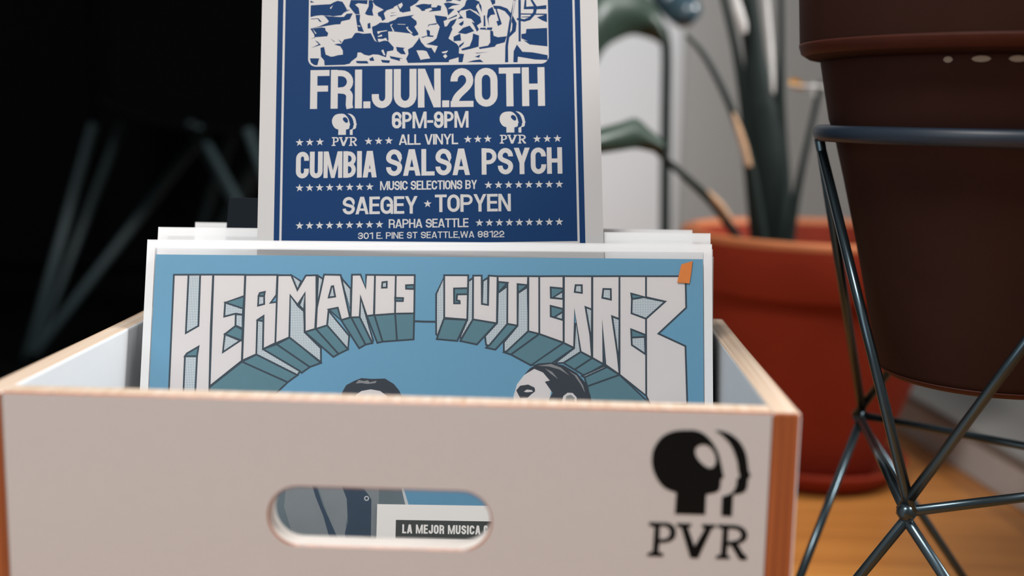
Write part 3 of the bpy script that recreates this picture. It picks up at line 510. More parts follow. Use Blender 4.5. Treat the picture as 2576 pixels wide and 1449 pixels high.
# condensed grotesque letters, height 1, built from thick strokes -----------
def glyph(c, w, s):
    h = s / 2
    x0, x1, cx = h, w - h, w / 2
    rx = (w - s) / 2
    ry = min(0.5 - h, rx * 1.15)
    T, B = 1 - h, h
    P = []   # polygons

    def st(pts, closed=False, ww=None):
        P.extend(stroke_quads(pts, ww or s, closed))

    def rect(a, b, c_, d):
        P.append([(a, b), (c_, b), (c_, d), (a, d)])

    def quad(*p):
        P.append(list(p))
    sh = s * 0.88
    if c == 'I':
        rect(0, 0, s, 1)
    elif c == '.':
        rect(0, 0, s, s)
    elif c == ',':
        rect(0, 0, s, s)
        quad((s * .45, 0), (s, 0), (s * .6, -s * .9), (s * .1, -s * .9))
    elif c == '-':
        rect(0, .32, w, .32 + sh)
    elif c in 'EFLTH':
        if c in 'EFLH':
            rect(0, 0, s, 1)
        if c == 'H':
            rect(w - s, 0, w, 1)
            rect(s, .5 - sh / 2, w - s, .5 + sh / 2)
        if c == 'T':
            rect(0, 1 - sh, w, 1)
            rect(cx - h, 0, cx + h, 1 - sh)
        if c in 'EF':
            rect(s, 1 - sh, w, 1)
            rect(s, .5 - sh / 2 + .02, w * .93, .5 + sh / 2 + .02)
        if c in 'EL':
            rect(s, 0, w, sh)
    elif c in 'O0':
        st(arc(cx, T - ry, rx, ry, 0, 180) + arc(cx, B + ry, rx, ry, 180, 360), True)
    elif c == 'C':
        st([(x1, .66)] + arc(cx, T - ry, rx, ry, 0, 180) + arc(cx, B + ry, rx, ry, 180, 360) + [(x1, .36)])
    elif c == 'G':
        st([(x1, .68)] + arc(cx, T - ry, rx, ry, 0, 180) + arc(cx, B + ry, rx, ry, 180, 360) + [(x1, .50)])
        rect(cx, .42, w, .42 + sh)
        rect(w - s * .8, 0, w, .45)
    elif c == 'S':
        r2 = min(ry, .5 - h - .17)
        st([(x1, .68)] + arc(cx, T - r2, rx, r2, 0, 180) + bez((x0, T - r2), (x0, .48), (x1, .54), (x1, B + r2)) + arc(cx, B + r2, rx, r2, 0, -180) + [(x0, .33)])
    elif c == 'J':
        st([(x1, 1)] + arc(cx, B + ry, rx, ry, 0, -180) + [(x0, .36)])
    elif c == 'U':
        st([(x0, 1)] + arc(cx, B + ry, rx, ry, 180, 360) + [(x1, 1)])
    elif c in 'PRB':
        rect(0, 0, s, 1)
        m = .44 + h * .3 if c != 'B' else .51
        rb = min((T - m) / 2, rx * 1.2)
        st([(s * .5, T), (x1 - rb, T)] + arc(x1 - rb, (T + m) / 2, rb, (T - m) / 2, 90, -90) + [(s * .5, m)], ww=sh)
        rect(x1 - rb * .35 - h, m + rb * .4, x1 - rb * .35 + h, T - rb * .4) if False else None
        if c == 'R':
            st([(x1 - rb - .02, m), (x1 - rb * .9, m)] + arc(x1 - rb * .9, m - rb * .7, rb * .85, rb * .7, 90, 0) + [(x1 - .02, .1), (x1 + .0, 0)], ww=s * .95)
        if c == 'B':
            r2 = min((m - B) / 2, rx * 1.2)
            st([(s * .5, m), (x1 - r2, m)] + arc(x1 - r2, (m + B) / 2, r2, (m - B) / 2, 90, -90) + [(s * .5, B)], ww=sh)
    elif c == '2':
        st([(x0, .66)] + arc(cx, T - ry, rx, ry, 180, 0) + bez((x1, T - ry), (x1, .45), (x0 + .02, .36), (x0 + .02, sh * .6)))
        rect(0, 0, w, sh)
    elif c == '3':
        r2 = (.5 - h) / 2 + .01
        st([(x0, .75)] + arc(cx, T - r2, rx, r2, 170, -90) + [(cx - rx * .45, T - 2 * r2)])
        st([(cx - rx * .45, T - 2 * r2)] + arc(cx, B + r2, rx, r2 + .01, 90, -170) + [(x0, .25)])
    elif c == '6':
        r2 = .225
        st(arc(cx, B + r2, rx, r2, 0, 360)[:-1], True)
        st([(x0, B + r2), (x0, T - ry)] + arc(cx, T - ry, rx, ry, 180, 0) + [(x1, .765)])
    elif c == '9':
        r2 = .225
        st(arc(cx, T - r2, rx, r2, 0, 360)[:-1], True)
        st([(x1, T - r2), (x1, B + ry)] + arc(cx, B + ry, rx, ry, 0, -180) + [(x0, .235)])
    elif c == '8':
        r2 = (.5 - h) / 2 + .005
        st(arc(cx, T - r2, rx * .95, r2, 0, 360)[:-1], True)
        st(arc(cx, B + r2, rx, r2 + .01, 0, 360)[:-1], True)
    elif c == '1':
        rect(w - s, 0, w, 1)
        quad((0, .74), (w - s, .80), (w - s, 1), (w - s * .7, 1))
        quad((0, .74), (0, .86), (w - s * .8, 1), (w - s, .82))
    elif c == 'A':
        a = s * .62
        quad((0, 0), (s, 0), (cx + a * .75, 1), (cx - a, 1))
        quad((w - s, 0), (w, 0), (cx + a, 1), (cx - a * .75, 1))
        rect(w * .24, .2, w * .76, .2 + sh * .85)
    elif c == 'V':
        a = s * .62
        quad((0, 1), (s, 1), (cx + a * .7, 0), (cx - a, 0))
        quad((w - s, 1), (w, 1), (cx + a, 0), (cx - a * .7, 0))
    elif c == 'W':
        a = s * .55
        q = w / 4
        for i in range(4):
            xa, xb = (q * i + (s * .5 if i == 0 else 0) - (0 if i != 3 else 0), q * (i + 1) - (s * .5 if i == 3 else 0))
            ya, yb = (1, 0) if i % 2 == 0 else (0, 1)
            quad((xa - a * .85, ya), (xa + a * .85, ya), (xb + a * .85, yb), (xb - a * .85, yb))
    elif c == 'Y':
        quad((0, 1), (s * 1.05, 1), (cx + h, .42), (cx - h, .42))
        quad((w - s * 1.05, 1), (w, 1), (cx + h, .42), (cx - h, .42))
        rect(cx - h, 0, cx + h, .43)
    elif c == 'N':
        rect(0, 0, s * .92, 1)
        rect(w - s * .92, 0, w, 1)
        quad((0, 1), (s * 1.0, 1), (w, 0), (w - s * 1.0, 0))
    elif c == 'M':
        s9 = s * .86
        rect(0, 0, s9, 1)
        rect(w - s9, 0, w, 1)
        quad((s9 * .2, 1), (s * 1.0, 1), (cx + s * .36, 0), (cx - s * .36, 0))
        quad((w - s * 1.0, 1), (w - s9 * .2, 1), (cx + s * .36, 0), (cx - s * .36, 0))
    return P


KW = {'M': 1.45, 'W': 1.55, 'L': .82, 'E': .86, 'F': .84, 'J': .9, 'T': .95, '1': .72, '-': .62, 'A': 1.08, 'Y': 1.04, 'V': 1.04, 'G': 1.04}


def text_polys(t, x, y, W, H, s=0.19, gap=0.05, space=0.2):
    """polygons of the text, fitted to the box width W and cap height H"""
    fixed = sum(s for c in t if c in 'I.,') + gap * (len(t) - 1)
    k = sum(KW.get(c, 1.0) for c in t if c not in 'I., ') + 0.42 * t.count(' ')
    w = (W / H - fixed) / k
    out = []
    px = 0
    for c in t:
        if c == ' ':
            px += .42 * w + gap
            continue
        cw = s if c in 'I.,' else KW.get(c, 1.0) * w
        for P in glyph(c, cw, s):
            out.append([(x + (px + a) * H, y + b * H) for a, b in P])
        px += cw + gap
    return out


def star(cx, cy, r, tilt=0.0):
    return [(cx + (r if i % 2 == 0 else r * .40) * sin(pi * i / 5 + tilt), cy + (r if i % 2 == 0 else r * .40) * cos(pi * i / 5 + tilt)) for i in range(10)]


def pairs(f):
    return [(f[i], f[i + 1]) for i in range(0, len(f), 2)]


# ------------------------------------------------------------------ materials
M_white = mat('white_laminate', (0.53, 0.545, 0.56), 0.42, 0.45, var=0.02, scale=120)
M_ply = striped('plywood_edge', (0.19, 0.046, 0.014), (0.36, 0.105, 0.033), (40, 40, 1.2), 6.0, rough=0.38, spec=0.6)
M_plyx = striped('plywood_edge_toplit', (0.46, 0.31, 0.20), (0.64, 0.53, 0.43), (300, 3, 3), 1.0, rough=0.33, spec=0.75)  # paler copy of the plywood, light on top edges put into the colour
M_tunnel = mat('pale_hole_edge', (0.80, 0.74, 0.68), 0.5, 0.4, var=0.05, scale=80)  # pale colour inside the handle hole
M_black = mat('black_print', (0.0035, 0.0045, 0.005), 0.65, 0.1)
M_floor = None
M_blue = mat('sky_blue_print', (0.155, 0.40, 0.57), 0.5, 0.3, var=0.03, scale=300)
M_cream = mat('cream_print', (0.86, 0.79, 0.75), 0.5, 0.3)
M_teal = mat('teal_print', (0.10, 0.245, 0.29), 0.5, 0.3, var=0.06, scale=200)
M_hatch = hatch_mat('halftone_print', (0.80, 0.78, 0.75), (0.20, 0.38, 0.47), 0.0019)
M_line = mat('ink_line', (0.016, 0.040, 0.062), 0.5, 0.3)
M_hair = mat('dark_hair_print', (0.012, 0.022, 0.040), 0.5, 0.3)
M_grey = mat('grey_print', (0.30, 0.30, 0.29), 0.5, 0.3)
M_suit = mat('grey_suit_print', (0.17, 0.22, 0.235), 0.5, 0.3, var=0.18, scale=60)
M_suit2 = mat('light_grey_suit_print', (0.30, 0.32, 0.32), 0.5, 0.3, var=0.12, scale=60)
M_navy = mat('navy_suit_print', (0.025, 0.060, 0.105), 0.5, 0.3, var=0.1, scale=80)
M_card = mat('white_card', (0.80, 0.78, 0.75), 0.6, 0.3)
M_kraft = mat('cream_card', (0.72, 0.63, 0.54), 0.7, 0.25)
M_label = mat('white_label', (0.76, 0.72, 0.68), 0.5, 0.3)
M_labelbox = mat('charcoal_label_print', (0.055, 0.06, 0.055), 0.5, 0.3)
M_paper = mat('poster_paper', (0.44, 0.43, 0.425), 0.62, 0.25)
M_pblue = mat('poster_blue_ink', (0.0035, 0.029, 0.100), 0.6, 0.12)
M_tape = mat('orange_tape', (0.62, 0.19, 0.045), 0.4, 0.4, var=0.12, scale=150)
M_plastic = plastic_mat('clear_plastic', 0.03, 0.012)
M_plasticrim = plastic_mat('milky_plastic', 0.72, 0.05)
M_plasticedge = plastic_mat('plastic_fold', 0.80, 0.06)
M_darkcard = mat('dark_blue_card', (0.0042, 0.008, 0.013), 0.6, 0.12)
M_bluecard = mat('blue_card', (0.03, 0.06, 0.14), 0.5, 0.4)
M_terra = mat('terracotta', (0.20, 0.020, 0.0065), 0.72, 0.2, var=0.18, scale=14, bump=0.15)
M_terralip = mat('tan_terracotta_lip', (0.36, 0.115, 0.042), 0.6, 0.3, var=0.15, scale=30)  # paler tan colour along the back pot's lip
M_terrashade = mat('shade_coloured_terracotta', (0.026, 0.0095, 0.0068), 0.7, 0.1, var=0.25, scale=18, bump=0.2)  # terracotta darkened in its colour to stand for shade on the front pot
M_terraedge = mat('light_tinted_terracotta_edge', (0.048, 0.0125, 0.0068), 0.6, 0.15, var=0.3, scale=40)  # terracotta lightened in its colour to stand for light catching the edges
M_fleck = mat('pale_fleck', (0.20, 0.19, 0.165), 0.35, 0.5)
M_chalk = mat('chalk_mark', (0.62, 0.34, 0.17), 0.8, 0.1)
M_soil = mat('potting_soil', (0.018, 0.012, 0.009), 0.95, 0.1, var=0.5, scale=120, bump=0.8)
M_wire = mat('dark_blued_steel', (0.058, 0.082, 0.096), 0.25, 0.5, var=0.1, scale=60, metal=0.9)
M_ring = mat('blue_black_steel', (0.009, 0.017, 0.030), 0.45, 0.4)
M_stem = mat('dark_green_stem', (0.007, 0.013, 0.0115), 0.5, 0.2, var=0.35, scale=50)
M_leaf = mat('deep_green_leaf', (0.019, 0.036, 0.026), 0.42, 0.5, var=0.2, scale=25)
M_leafblue = mat('blue_green_leaf', (0.018, 0.045, 0.062), 0.25, 0.8, var=0.4, scale=12)
M_dry = mat('dry_tan_sheath', (0.40, 0.25, 0.15), 0.8, 0.2, var=0.25, scale=80)
M_pale = mat('pale_strip', (0.46, 0.45, 0.44), 0.7, 0.2, var=0.15, scale=60)
M_yellow = mat('yellow_dry_leaf', (0.66, 0.33, 0.06), 0.6, 0.3, var=0.2, scale=60)
M_wall = mat('grey_wall_paint', (0.37, 0.375, 0.37), 0.85, 0.2, var=0.03, scale=6)
M_panel = mat('white_panel_paint', (0.70, 0.73, 0.76), 0.6, 0.3, var=0.02, scale=6)
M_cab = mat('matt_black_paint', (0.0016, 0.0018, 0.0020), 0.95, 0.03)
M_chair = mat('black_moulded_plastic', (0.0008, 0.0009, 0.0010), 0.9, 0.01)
M_chairrod = mat('dark_grey_rod', (0.016, 0.027, 0.029), 0.6, 0.25)
M_boxgrey = mat('pale_grey_paint', (0.47, 0.465, 0.45), 0.7, 0.25, var=0.1, scale=20)
M_lid = mat('dull_grey_paint', (0.20, 0.195, 0.185), 0.75, 0.2, var=0.1, scale=20)
M_boxdark = mat('grey_green_paint', (0.46, 0.455, 0.44), 0.75, 0.2, var=0.1, scale=20)

# ------------------------------------------------------------------ the room
def floor_material():
    m = bpy.data.materials.new('oak_floorboards')
    m.use_nodes = True
    nt = m.node_tree
    b = nt.nodes['Principled BSDF']
    b.inputs['Roughness'].default_value = 0.36
    b.inputs['Specular IOR Level'].default_value = 0.5
    tc = nt.nodes.new('ShaderNodeTexCoord')
    mp = nt.nodes.new('ShaderNodeMapping')
    mp.inputs['Scale'].default_value = (1.4, 22, 1)
    n = nt.nodes.new('ShaderNodeTexNoise')
    n.inputs['Scale'].default_value = 3
    n.inputs['Detail'].default_value = 6
    br = nt.nodes.new('ShaderNodeTexBrick')
    br.inputs['Scale'].default_value = 1.0
    br.inputs['Brick Width'].default_value = 0.9
    br.inputs['Row Height'].default_value = 0.075
    br.inputs['Mortar Size'].default_value = 0.0012
    br.inputs['Color1'].default_value = (0.44, 0.175, 0.040, 1)
    br.inputs['Color2'].default_value = (0.52, 0.225, 0.055, 1)
    br.inputs['Mortar'].default_value = (0.20, 0.06, 0.015, 1)
    mx = nt.nodes.new('ShaderNodeMix')
    mx.data_type = 'RGBA'
    mx.blend_type = 'MULTIPLY'
    mx.inputs[0].default_value = 0.55
    cr = nt.nodes.new('ShaderNodeValToRGB')
    cr.color_ramp.elements[0].position = 0.3
    cr.color_ramp.elements[0].color = (0.62, 0.50, 0.42, 1)
    cr.color_ramp.elements[1].position = 0.7
    nt.links.new(tc.outputs['Object'], mp.inputs['Vector'])
    nt.links.new(mp.outputs['Vector'], n.inputs['Vector'])
    nt.links.new(n.outputs['Fac'], cr.inputs['Fac'])
    nt.links.new(tc.outputs['Object'], br.inputs['Vector'])
    nt.links.new(br.outputs['Color'], mx.inputs[6])
    nt.links.new(cr.outputs['Color'], mx.inputs[7])
    nt.links.new(mx.outputs[2], b.inputs['Base Color'])
    return m


b = MB()
b.box(-3.2, 1.12, -2.6, 2.2, FLOOR - 0.03, FLOOR, floor_material())
tag(b.build('floor'), kind='structure')
b = MB()
b.box(-3.2, 1.12, 2.1, 2.2, FLOOR, 2.2, M_wall)
tag(b.build('wall_back'), kind='structure')
b = MB()
b.box(-0.32, 0.352, 2.078, 2.099, FLOOR, 1.78, M_panel)
tag(b.build('door_1', bevel=0.004), kind='structure')

wr = MB()  # unseen wall added so its sill keeps window light off the floor
for y0, y1, z0, z1 in ((-2.6, -0.62, FLOOR, 2.2), (1.05, 2.1, FLOOR, 2.2), (-0.62, 1.05, FLOOR, 0.56), (-0.62, 1.05, 1.95, 2.2)):
    wr.box(1.02, 1.12, y0, y1, z0, z1, M_wall)
tag(wr.build('added_wall_right'), kind='structure')
wf = MB()  # frame added round the opening of the made-up wall
for y0, y1, z0, z1 in ((-0.62, -0.58, 0.56, 1.95), (1.01, 1.05, 0.56, 1.95), (-0.58, 1.01, 0.56, 0.60), (-0.58, 1.01, 1.91, 1.95)):
    wf.box(1.03, 1.11, y0, y1, z0, z1, M_panel)
tag(wf.build('added_window_1'), kind='structure')

b = MB()  # made-up black rug, put in for the darkness on the floor
b.box(-2.6, -0.24, 0.42, 2.09, FLOOR, FLOOR + 0.006, mat('darkening_rug_black', (0.0018, 0.0020, 0.0022), 1.0, 0.0, var=0.3, scale=200, bump=0.5))
tag(b.build('darkening_rug', bevel=0.002), 'made-up black rug darkening the floor under the black chair', 'rug')

# ------------------------------------------------------------------ record crate
CW, CT, CL = 0.33956, 0.0127, 0.232
crate = empty('record_crate', (0, 0, FLOOR))
tag(crate, 'white laminate plywood record crate with an oval handle hole, standing on the wooden floor', 'crate')
ZB = FLOOR          # crate stands on the floor; children use z measured from the rim
UP = -FLOOR         # rim height above the crate origin


def shift(o):
    o.location.z += UP
    return o


hx0, hx1, hz0, hz1 = -0.0512, 0.0480, -0.0670, -0.0402


def stadium(g):
    r = (hz1 - hz0) / 2
    cz = (hz0 + hz1) / 2
    L = arc(hx1 - r, cz, r + g, r + g, -90, 90, 20) + arc(hx0 + r, cz, r + g, r + g, 90, 270, 20)
    # the slot droops slightly with the panel's own saw line
    return L


fp = MB()
ch = 0.0008
hw = CW / 2
zb = -0.2765
outer = [(-hw, zb), (hw, zb), (hw, -ch), (-hw, -ch)]
fp.poly([outer, stadium(ch)], M_white, lambda u, v: (u, 0, v))
fp.poly([[(-hw, zb), (hw, zb), (hw, -ch), (-hw, -ch)], stadium(ch)], M_white, lambda u, v: (u, CT, v))
s0, s1 = stadium(ch), stadium(0)
n = len(s0)
for i in range(n):
    j = (i + 1) % n
    fp.face([(s0[i][0], 0, s0[i][1]), (s0[j][0], 0, s0[j][1]), (s1[j][0], ch, s1[j][1]), (s1[i][0], ch, s1[i][1])], M_ply)
    fp.face([(s1[i][0], ch, s1[i][1]), (s1[j][0], ch, s1[j][1]), (s1[j][0], CT - ch, s1[j][1]), (s1[i][0], CT - ch, s1[i][1])], M_tunnel)
    fp.face([(s0[i][0], CT, s0[i][1]), (s0[j][0], CT, s0[j][1]), (s1[j][0], CT - ch, s1[j][1]), (s1[i][0], CT - ch, s1[i][1])], M_plyx)
for (ya, za, yb, zc, m) in ((0, -ch, ch, 0, M_ply), (ch, 0, CT - ch, 0, M_plyx), (CT - ch, 0, CT, -ch, M_plyx)):
    fp.face([(-hw, ya, za), (hw, ya, za), (hw, yb, zc), (-hw, yb, zc)], m)
for x in (-hw, hw):
    fp.face([(x, 0, zb), (x, 0, -ch), (x, ch, 0), (x, CT - ch, 0), (x, CT, -ch), (x, CT, zb)], M_ply)
fp.face([(-hw, 0, zb), (hw, 0, zb), (hw, CT, zb), (-hw, CT, zb)], M_ply)
front = shift(fp.build('front_panel', crate))

lg = MB()
FN = lambda u, v: (u, -0.00012, v)
mm = lambda f: [(a * MM, c * MM) for a, c in pairs(f)]
lg.poly([mm(LOGO['head']), mm(LOGO['eye'])], M_black, FN)
lg.poly([mm(LOGO['face'])], M_black, FN)
lg.poly([mm(LOGO['P']), mm(LOGO['Ph'])], M_black, FN)
lg.poly([mm(LOGO['V'])], M_black, FN)
lg.poly([mm(LOGO['R']), mm(LOGO['Rh'])], M_black, FN)
lo = lg.build('printed_logo', front)
tag(lo, 'black two-profile head emblem above the letters PVR')

for sx in (-1, 1):
    sp = MB()
    a, c = sorted((sx * hw, sx * (hw + CT)))
    sp.box(a, c, 0, CL, zb, 0, M_white, {'y': M_ply, 'z': M_plyx})
    shift(sp.build('side_panel', crate, bevel=0.0016, segs=3))
bp_ = MB()
bp_.box(-hw, hw, CL - CT, CL, zb, 0, M_white, {'z': M_plyx, 'x': M_ply})
shift(bp_.build('back_panel', crate, bevel=0.0012))
bt = MB()
bt.box(-hw, hw, CT, CL - CT, zb, zb + 0.0115, M_white)
shift(bt.build('bottom_panel', crate))

# ------------------------------------------------------------------ records
AO = Vector((0.00129848, 0.16301492, 0.04400733))       # top centre of the blue cover
AM = Matrix(((0.99989886, 0.0021734, -0.0140548), (0.00159183, 0.96494047, 0.26246402), (0.01413248, -0.26245984, 0.96483942)))
CS = 0.315                                             # cover size


def sleeve(mb, w, top, bot, y0, y1, centre=0.0, rim=0.006, face=True, face_m=None):
    """open clear sleeve round a cover: front film, milky borders, folded edges"""
    l, r = centre - w / 2, centre + w / 2
    fm = face_m or M_plastic
    if face:
        mb.face([(l + rim, y0, bot), (r - rim, y0, bot), (r - rim, y0, top - rim), (l + rim, y0, top - rim)], fm)
    for q in (((l, bot), (l + rim, bot), (l + rim, top), (l, top)), ((r - rim, bot), (r, bot), (r, top), (r - rim, top)), ((l + rim, top - rim), (r - rim, top - rim), (r - rim, top), (l + rim, top))):
        mb.face([(a, y0, c) for a, c in q], M_plasticrim)
        mb.face([(a, y1, c) for a, c in q], M_plasticrim)
    mb.face([(l, y0, bot), (l, y1, bot), (l, y1, top), (l, y0, top)], M_plasticedge)
    mb.face([(r, y0, bot), (r, y1, bot), (r, y1, top), (r, y0, top)], M_plasticedge)
    mb.face([(l, y0, bot), (r, y0, bot), (r, y1, bot), (l, y1, bot)], M_plasticedge)


rec = empty('vinyl_record')
rec.matrix_world = Matrix.Translation(AO + AM @ Vector((0, 0, -CS))) @ AM.to_4x4()
tag(rec, 'sky blue album cover lettered HERMANOS GUTIERREZ in a clear sleeve, frontmost in the crate', 'record', 'records in the crate')
c = MB()
c.box(-CS / 2, CS / 2, 0, 0.0030, 0, CS, M_card, skip=('y',))
pr_ = Print()
pr_.add([(-CS * 500, -CS * 1000), (CS * 500, -CS * 1000), (CS * 500, 0), (-CS * 500, 0)], M_blue)
pr_.line(pairs(LINK), 1.2, M_line)
KM = {'t': M_teal, 'h': M_hatch, 'w': M_cream}
for k, f in ALBUM_LETTERING:
    pr_.add(pairs(f), KM[k])
    pr_.line(pairs(f), 1.05, M_line, True)
KH = {'k': M_hair, 'w': M_cream, 'g': M_grey}
for k, f in ALBUM_HEADS:
    pr_.add(pairs(f), KH[k])
KS = {'s': M_suit, 'l': M_suit2, 'k2': M_navy, 'n': M_navy, 's2': M_suit, 'w': M_card}
for k, f in ALBUM_LOWER:
    pr_.add(pairs(f), KS[k])
pr_.flush(c, 0.0, CS)
cov = c.build('cover', rec)

pk = MB()
SY0 = -0.0005
sleeve(pk, 0.3252, CS + 0.0086, -0.004, SY0, 0.0036, rim=0.0047)
pk.build('plastic_sleeve', rec)

sk = MB()
lx0, lz1, lz0 = LABEL['label'][0] * MM, CS + LABEL['label'][1] * MM, CS + LABEL['label'][3] * MM
sk.box(lx0, lx0 + 0.098, SY0 - 0.0003, SY0 - 0.0001, lz0, lz1, M_label, skip=('y',))
lp = Print()
ux = LABEL['box'][0]
lp.add([(lx0 * 1000, LABEL['label'][3]), (lx0 * 1000 + 98, LABEL['label'][3]), (lx0 * 1000 + 98, LABEL['label'][1]), (lx0 * 1000, LABEL['label'][1])], M_label)
lp.add([(ux, LABEL['box'][3]), (ux + 80, LABEL['box'][3]), (ux + 80, LABEL['box'][1]), (ux, LABEL['box'][1])], M_labelbox)
tw = LABEL['text'][2] - LABEL['text'][0]
for P in text_polys('LA MEJOR MUSICA', LABEL['text'][0], LABEL['text'][1], tw, 4.9, s=0.2, gap=0.09) + text_polys('C', LABEL['text'][0] + tw + 1.8, LABEL['text'][1] + 0.2, 2.2, 4.9, s=0.2):
    lp.add(P, M_label)
lp.flush(sk, SY0 - 0.0003, CS)
tag(sk.build('sticker', rec), 'white sticker reading LA MEJOR MUSICA seen through the handle hole')
btn = MB()
bxc, bzc = LABEL['btn'][0] * MM, CS + LABEL['btn'][1] * MM
btn_d = -0.00005
for q in stroke_quads(arc(bxc, bzc, 0.0011, 0.0011, 0, 360, 16)[:-1], 0.0006, True):
    btn.face([(u, btn_d, v) for u, v in q], M_card)
btn.build('printed_button', cov)
tp = MB()
q = [(a * MM, CS + z * MM) for a, z in pairs(TAPE)]
tp.poly([q], M_tape, lambda u, v: (u, SY0 - 0.00035, v))
tp.poly([q], M_tape, lambda u, v: (u, SY0 - 0.00010, v))
for i in range(len(q)):
    j = (i + 1) % len(q)
    tp.face([(q[i][0], SY0 - 0.00035, q[i][1]), (q[j][0], SY0 - 0.00035, q[j][1]), (q[j][0], SY0 - 0.0001, q[j][1]), (q[i][0], SY0 - 0.0001, q[i][1])], M_tape)
tag(tp.build('tape_tab', rec), 'orange tape tab at the top right corner')

# the records behind it, leaning at the same angle
PLAIN = 'white-edged record in a clear sleeve packed in the row behind the blue album'


def plain_record(off, dx, stop, cover_m, label, roll=0.0, w=0.3252, edge_m=None, body_w=CS, th=0.0030):
    r = empty('vinyl_record')
    r.matrix_world = Matrix.Translation(AO + AM @ Vector((dx, 0, -CS)) + Vector((0, off / 0.965, 0))) @ AM.to_4x4() @ Matrix.Rotation(roll, 4, 'Y')
    tag(r, label, 'record', 'records in the crate')
    cc = MB()
    cc.box(-body_w / 2, body_w / 2, 0, th, 0, CS, edge_m or M_card, {'y': cover_m})
    cc.build('cover', r)
    pp = MB()
    sleeve(pp, w, CS + stop, -0.0035, -0.0004, th + 0.0004, rim=0.0047, face_m=M_plasticrim)
    pp.build('plastic_sleeve', r)
    return r


plain_record(0.0138, 0.0, 0.0140, M_card, 'record with a white cover standing a little taller directly behind the poster', roll=0.0035)
plain_record(0.0182, 0.0, 0.0050, M_card, 'record in a milky sleeve, its right edge showing beside the taller white cover', edge_m=M_kraft, roll=0.0095)
plain_record(0.0226, 0.0, 0.0010, M_bluecard, 'record with a dark blue spine peeking out at the right end of the row', edge_m=M_bluecard, body_w=0.3190, w=0.3240, roll=0.0150)
for i in range(5):
    plain_record(0.0270 + i * 0.0044, random.uniform(-0.001, 0.001), random.uniform(0.001, 0.004), (M_card, M_kraft)[i % 2], PLAIN, w=0.322)
plain_record(0.0575, 0.0, 0.0120, M_card, 'record standing tallest at the rear of the row, left of the black divider', roll=0.008, w=0.312, body_w=0.308)

# black divider card
dv = MB()
dv.box(-0.066, 0.10, 0, 0.0016, 0, 0.3460, M_darkcard)
dvo = dv.build('divider_card', bevel=0.0004)
dvo.matrix_world = Matrix.Translation(AO + AM @ Vector((-0.0775, 0, -CS - 0.003)) + Vector((0, 0.0535, 0))) @ AM.to_4x4() @ Matrix.Rotation(0.035, 4, 'Y')
tag(dvo, 'black divider card sticking up above the white sleeves at the left edge of the poster', 'divider')

# ------------------------------------------------------------------ poster
PM = Matrix(((0.99884919, -0.02479207, -0.04105661), (0.03577335, 0.95530353, 0.29345431), (0.03194618, -0.29458533, 0.95509106)))
PO = Vector((0.00196648, 0.1685408, 0.04908849))
PSC = 1.007           # poster set far enough back to clear the front record
PO = CAM_POS + (PO - CAM_POS) * PSC
ps = MB()
hs, hb = 0.1002, 0.0902
ptop = 0.262
ps.box(-hs + .0005, hs + .0005, 0, 0.0004, -0.022, ptop, M_paper, skip=('y',))
pp_ = Print()


def rc(x0, x1, z0, z1, m):
    pp_.add([(x0 * 1000, z0 * 1000), (x1 * 1000, z0 * 1000), (x1 * 1000, z1 * 1000), (x0 * 1000, z1 * 1000)], m)


rc(-hs + .0005, hs + .0005, -0.022, ptop, M_paper)
rc(-hb, hb, 0, ptop - 0.012, M_pblue)
fl = 3.9
hb_ = hb * 1000
pp_.line([(-hb_ + fl, 1.6), (hb_ - fl, 1.6), (hb_ - fl, ptop * 1000 - 16), (-hb_ + fl, ptop * 1000 - 16)], 1.3, M_paper, True)
ix0, ix1, iz0, iz1 = -71.7, 71.0, 109.4, (ptop - 0.022) * 1000
rr = 4.8
pp_.add(arc(ix1 - rr, iz0 + rr, rr, rr, -90, 0, 8) + arc(ix1 - rr, iz1 - rr, rr, rr, 0, 90, 8) + arc(ix0 + rr, iz1 - rr, rr, rr, 90, 180, 8) + arc(ix0 + rr, iz0 + rr, rr, rr, 180, 270, 8), M_paper)
for k, f in ILLUSTRATION:
    pp_.add([(min(max(a, ix0 + .7), ix1 - .7), min(max(z, iz0 + .7), iz1 - .7)) for a, z in pairs(f)], M_pblue if k == 'b' else M_paper)
# the picture carries on upward in the same cut-out shapes
rp = random.Random(3)
for i in range(46):
    cx_, cz_ = rp.uniform(ix0 + 12, ix1 - 12), rp.uniform(144, iz1 - 10)
    k = rp.randint(5, 8)
    pp_.add([(cx_ + rp.uniform(3, 11) * cos(2 * pi * j / k), cz_ + rp.uniform(2, 6) * sin(2 * pi * j / k)) for j in range(k)], M_pblue)
for t, x, y, W, H in TEXTS:
    sw = .175 if H > 20 else (.175 if H > 8 else .165)
    for P in text_polys(t, x, y, W, H, s=sw, gap=.035 if not t.startswith('301') else .09):
        pp_.add(P, M_paper)
for x, y in STARS:
    pp_.add(star(x, y, 2.45), M_paper)
allp = [p for k in ('head', 'face', 'P', 'V', 'R') for p in pairs(LOGO[k])]
gx0, gx1 = min(p[0] for p in allp), max(p[0] for p in allp)
gz0, gz1 = min(p[1] for p in allp), max(p[1] for p in allp)
for x0, z0, x1, z1 in SMALL_LOGOS:
    for k in ('head', 'face', 'P', 'V', 'R', 'eye', 'Ph', 'Rh'):
        pp_.add([(x0 + (a - gx0) / (gx1 - gx0) * (x1 - x0), z0 + (z - gz0) / (gz1 - gz0) * (z1 - z0)) for a, z in pairs(LOGO[k])], M_pblue if k in ('eye', 'Ph', 'Rh') else M_paper)
pp_.flush(ps, 0.0)
ps.v = [(x * PSC, y, z * PSC) for x, y, z in ps.v]
po = ps.build('poster')
po.matrix_world = Matrix.Translation(PO) @ PM.to_4x4()
tag(po, 'blue and white gig poster for FRI.JUN.20TH tucked upright behind the blue album', 'poster')

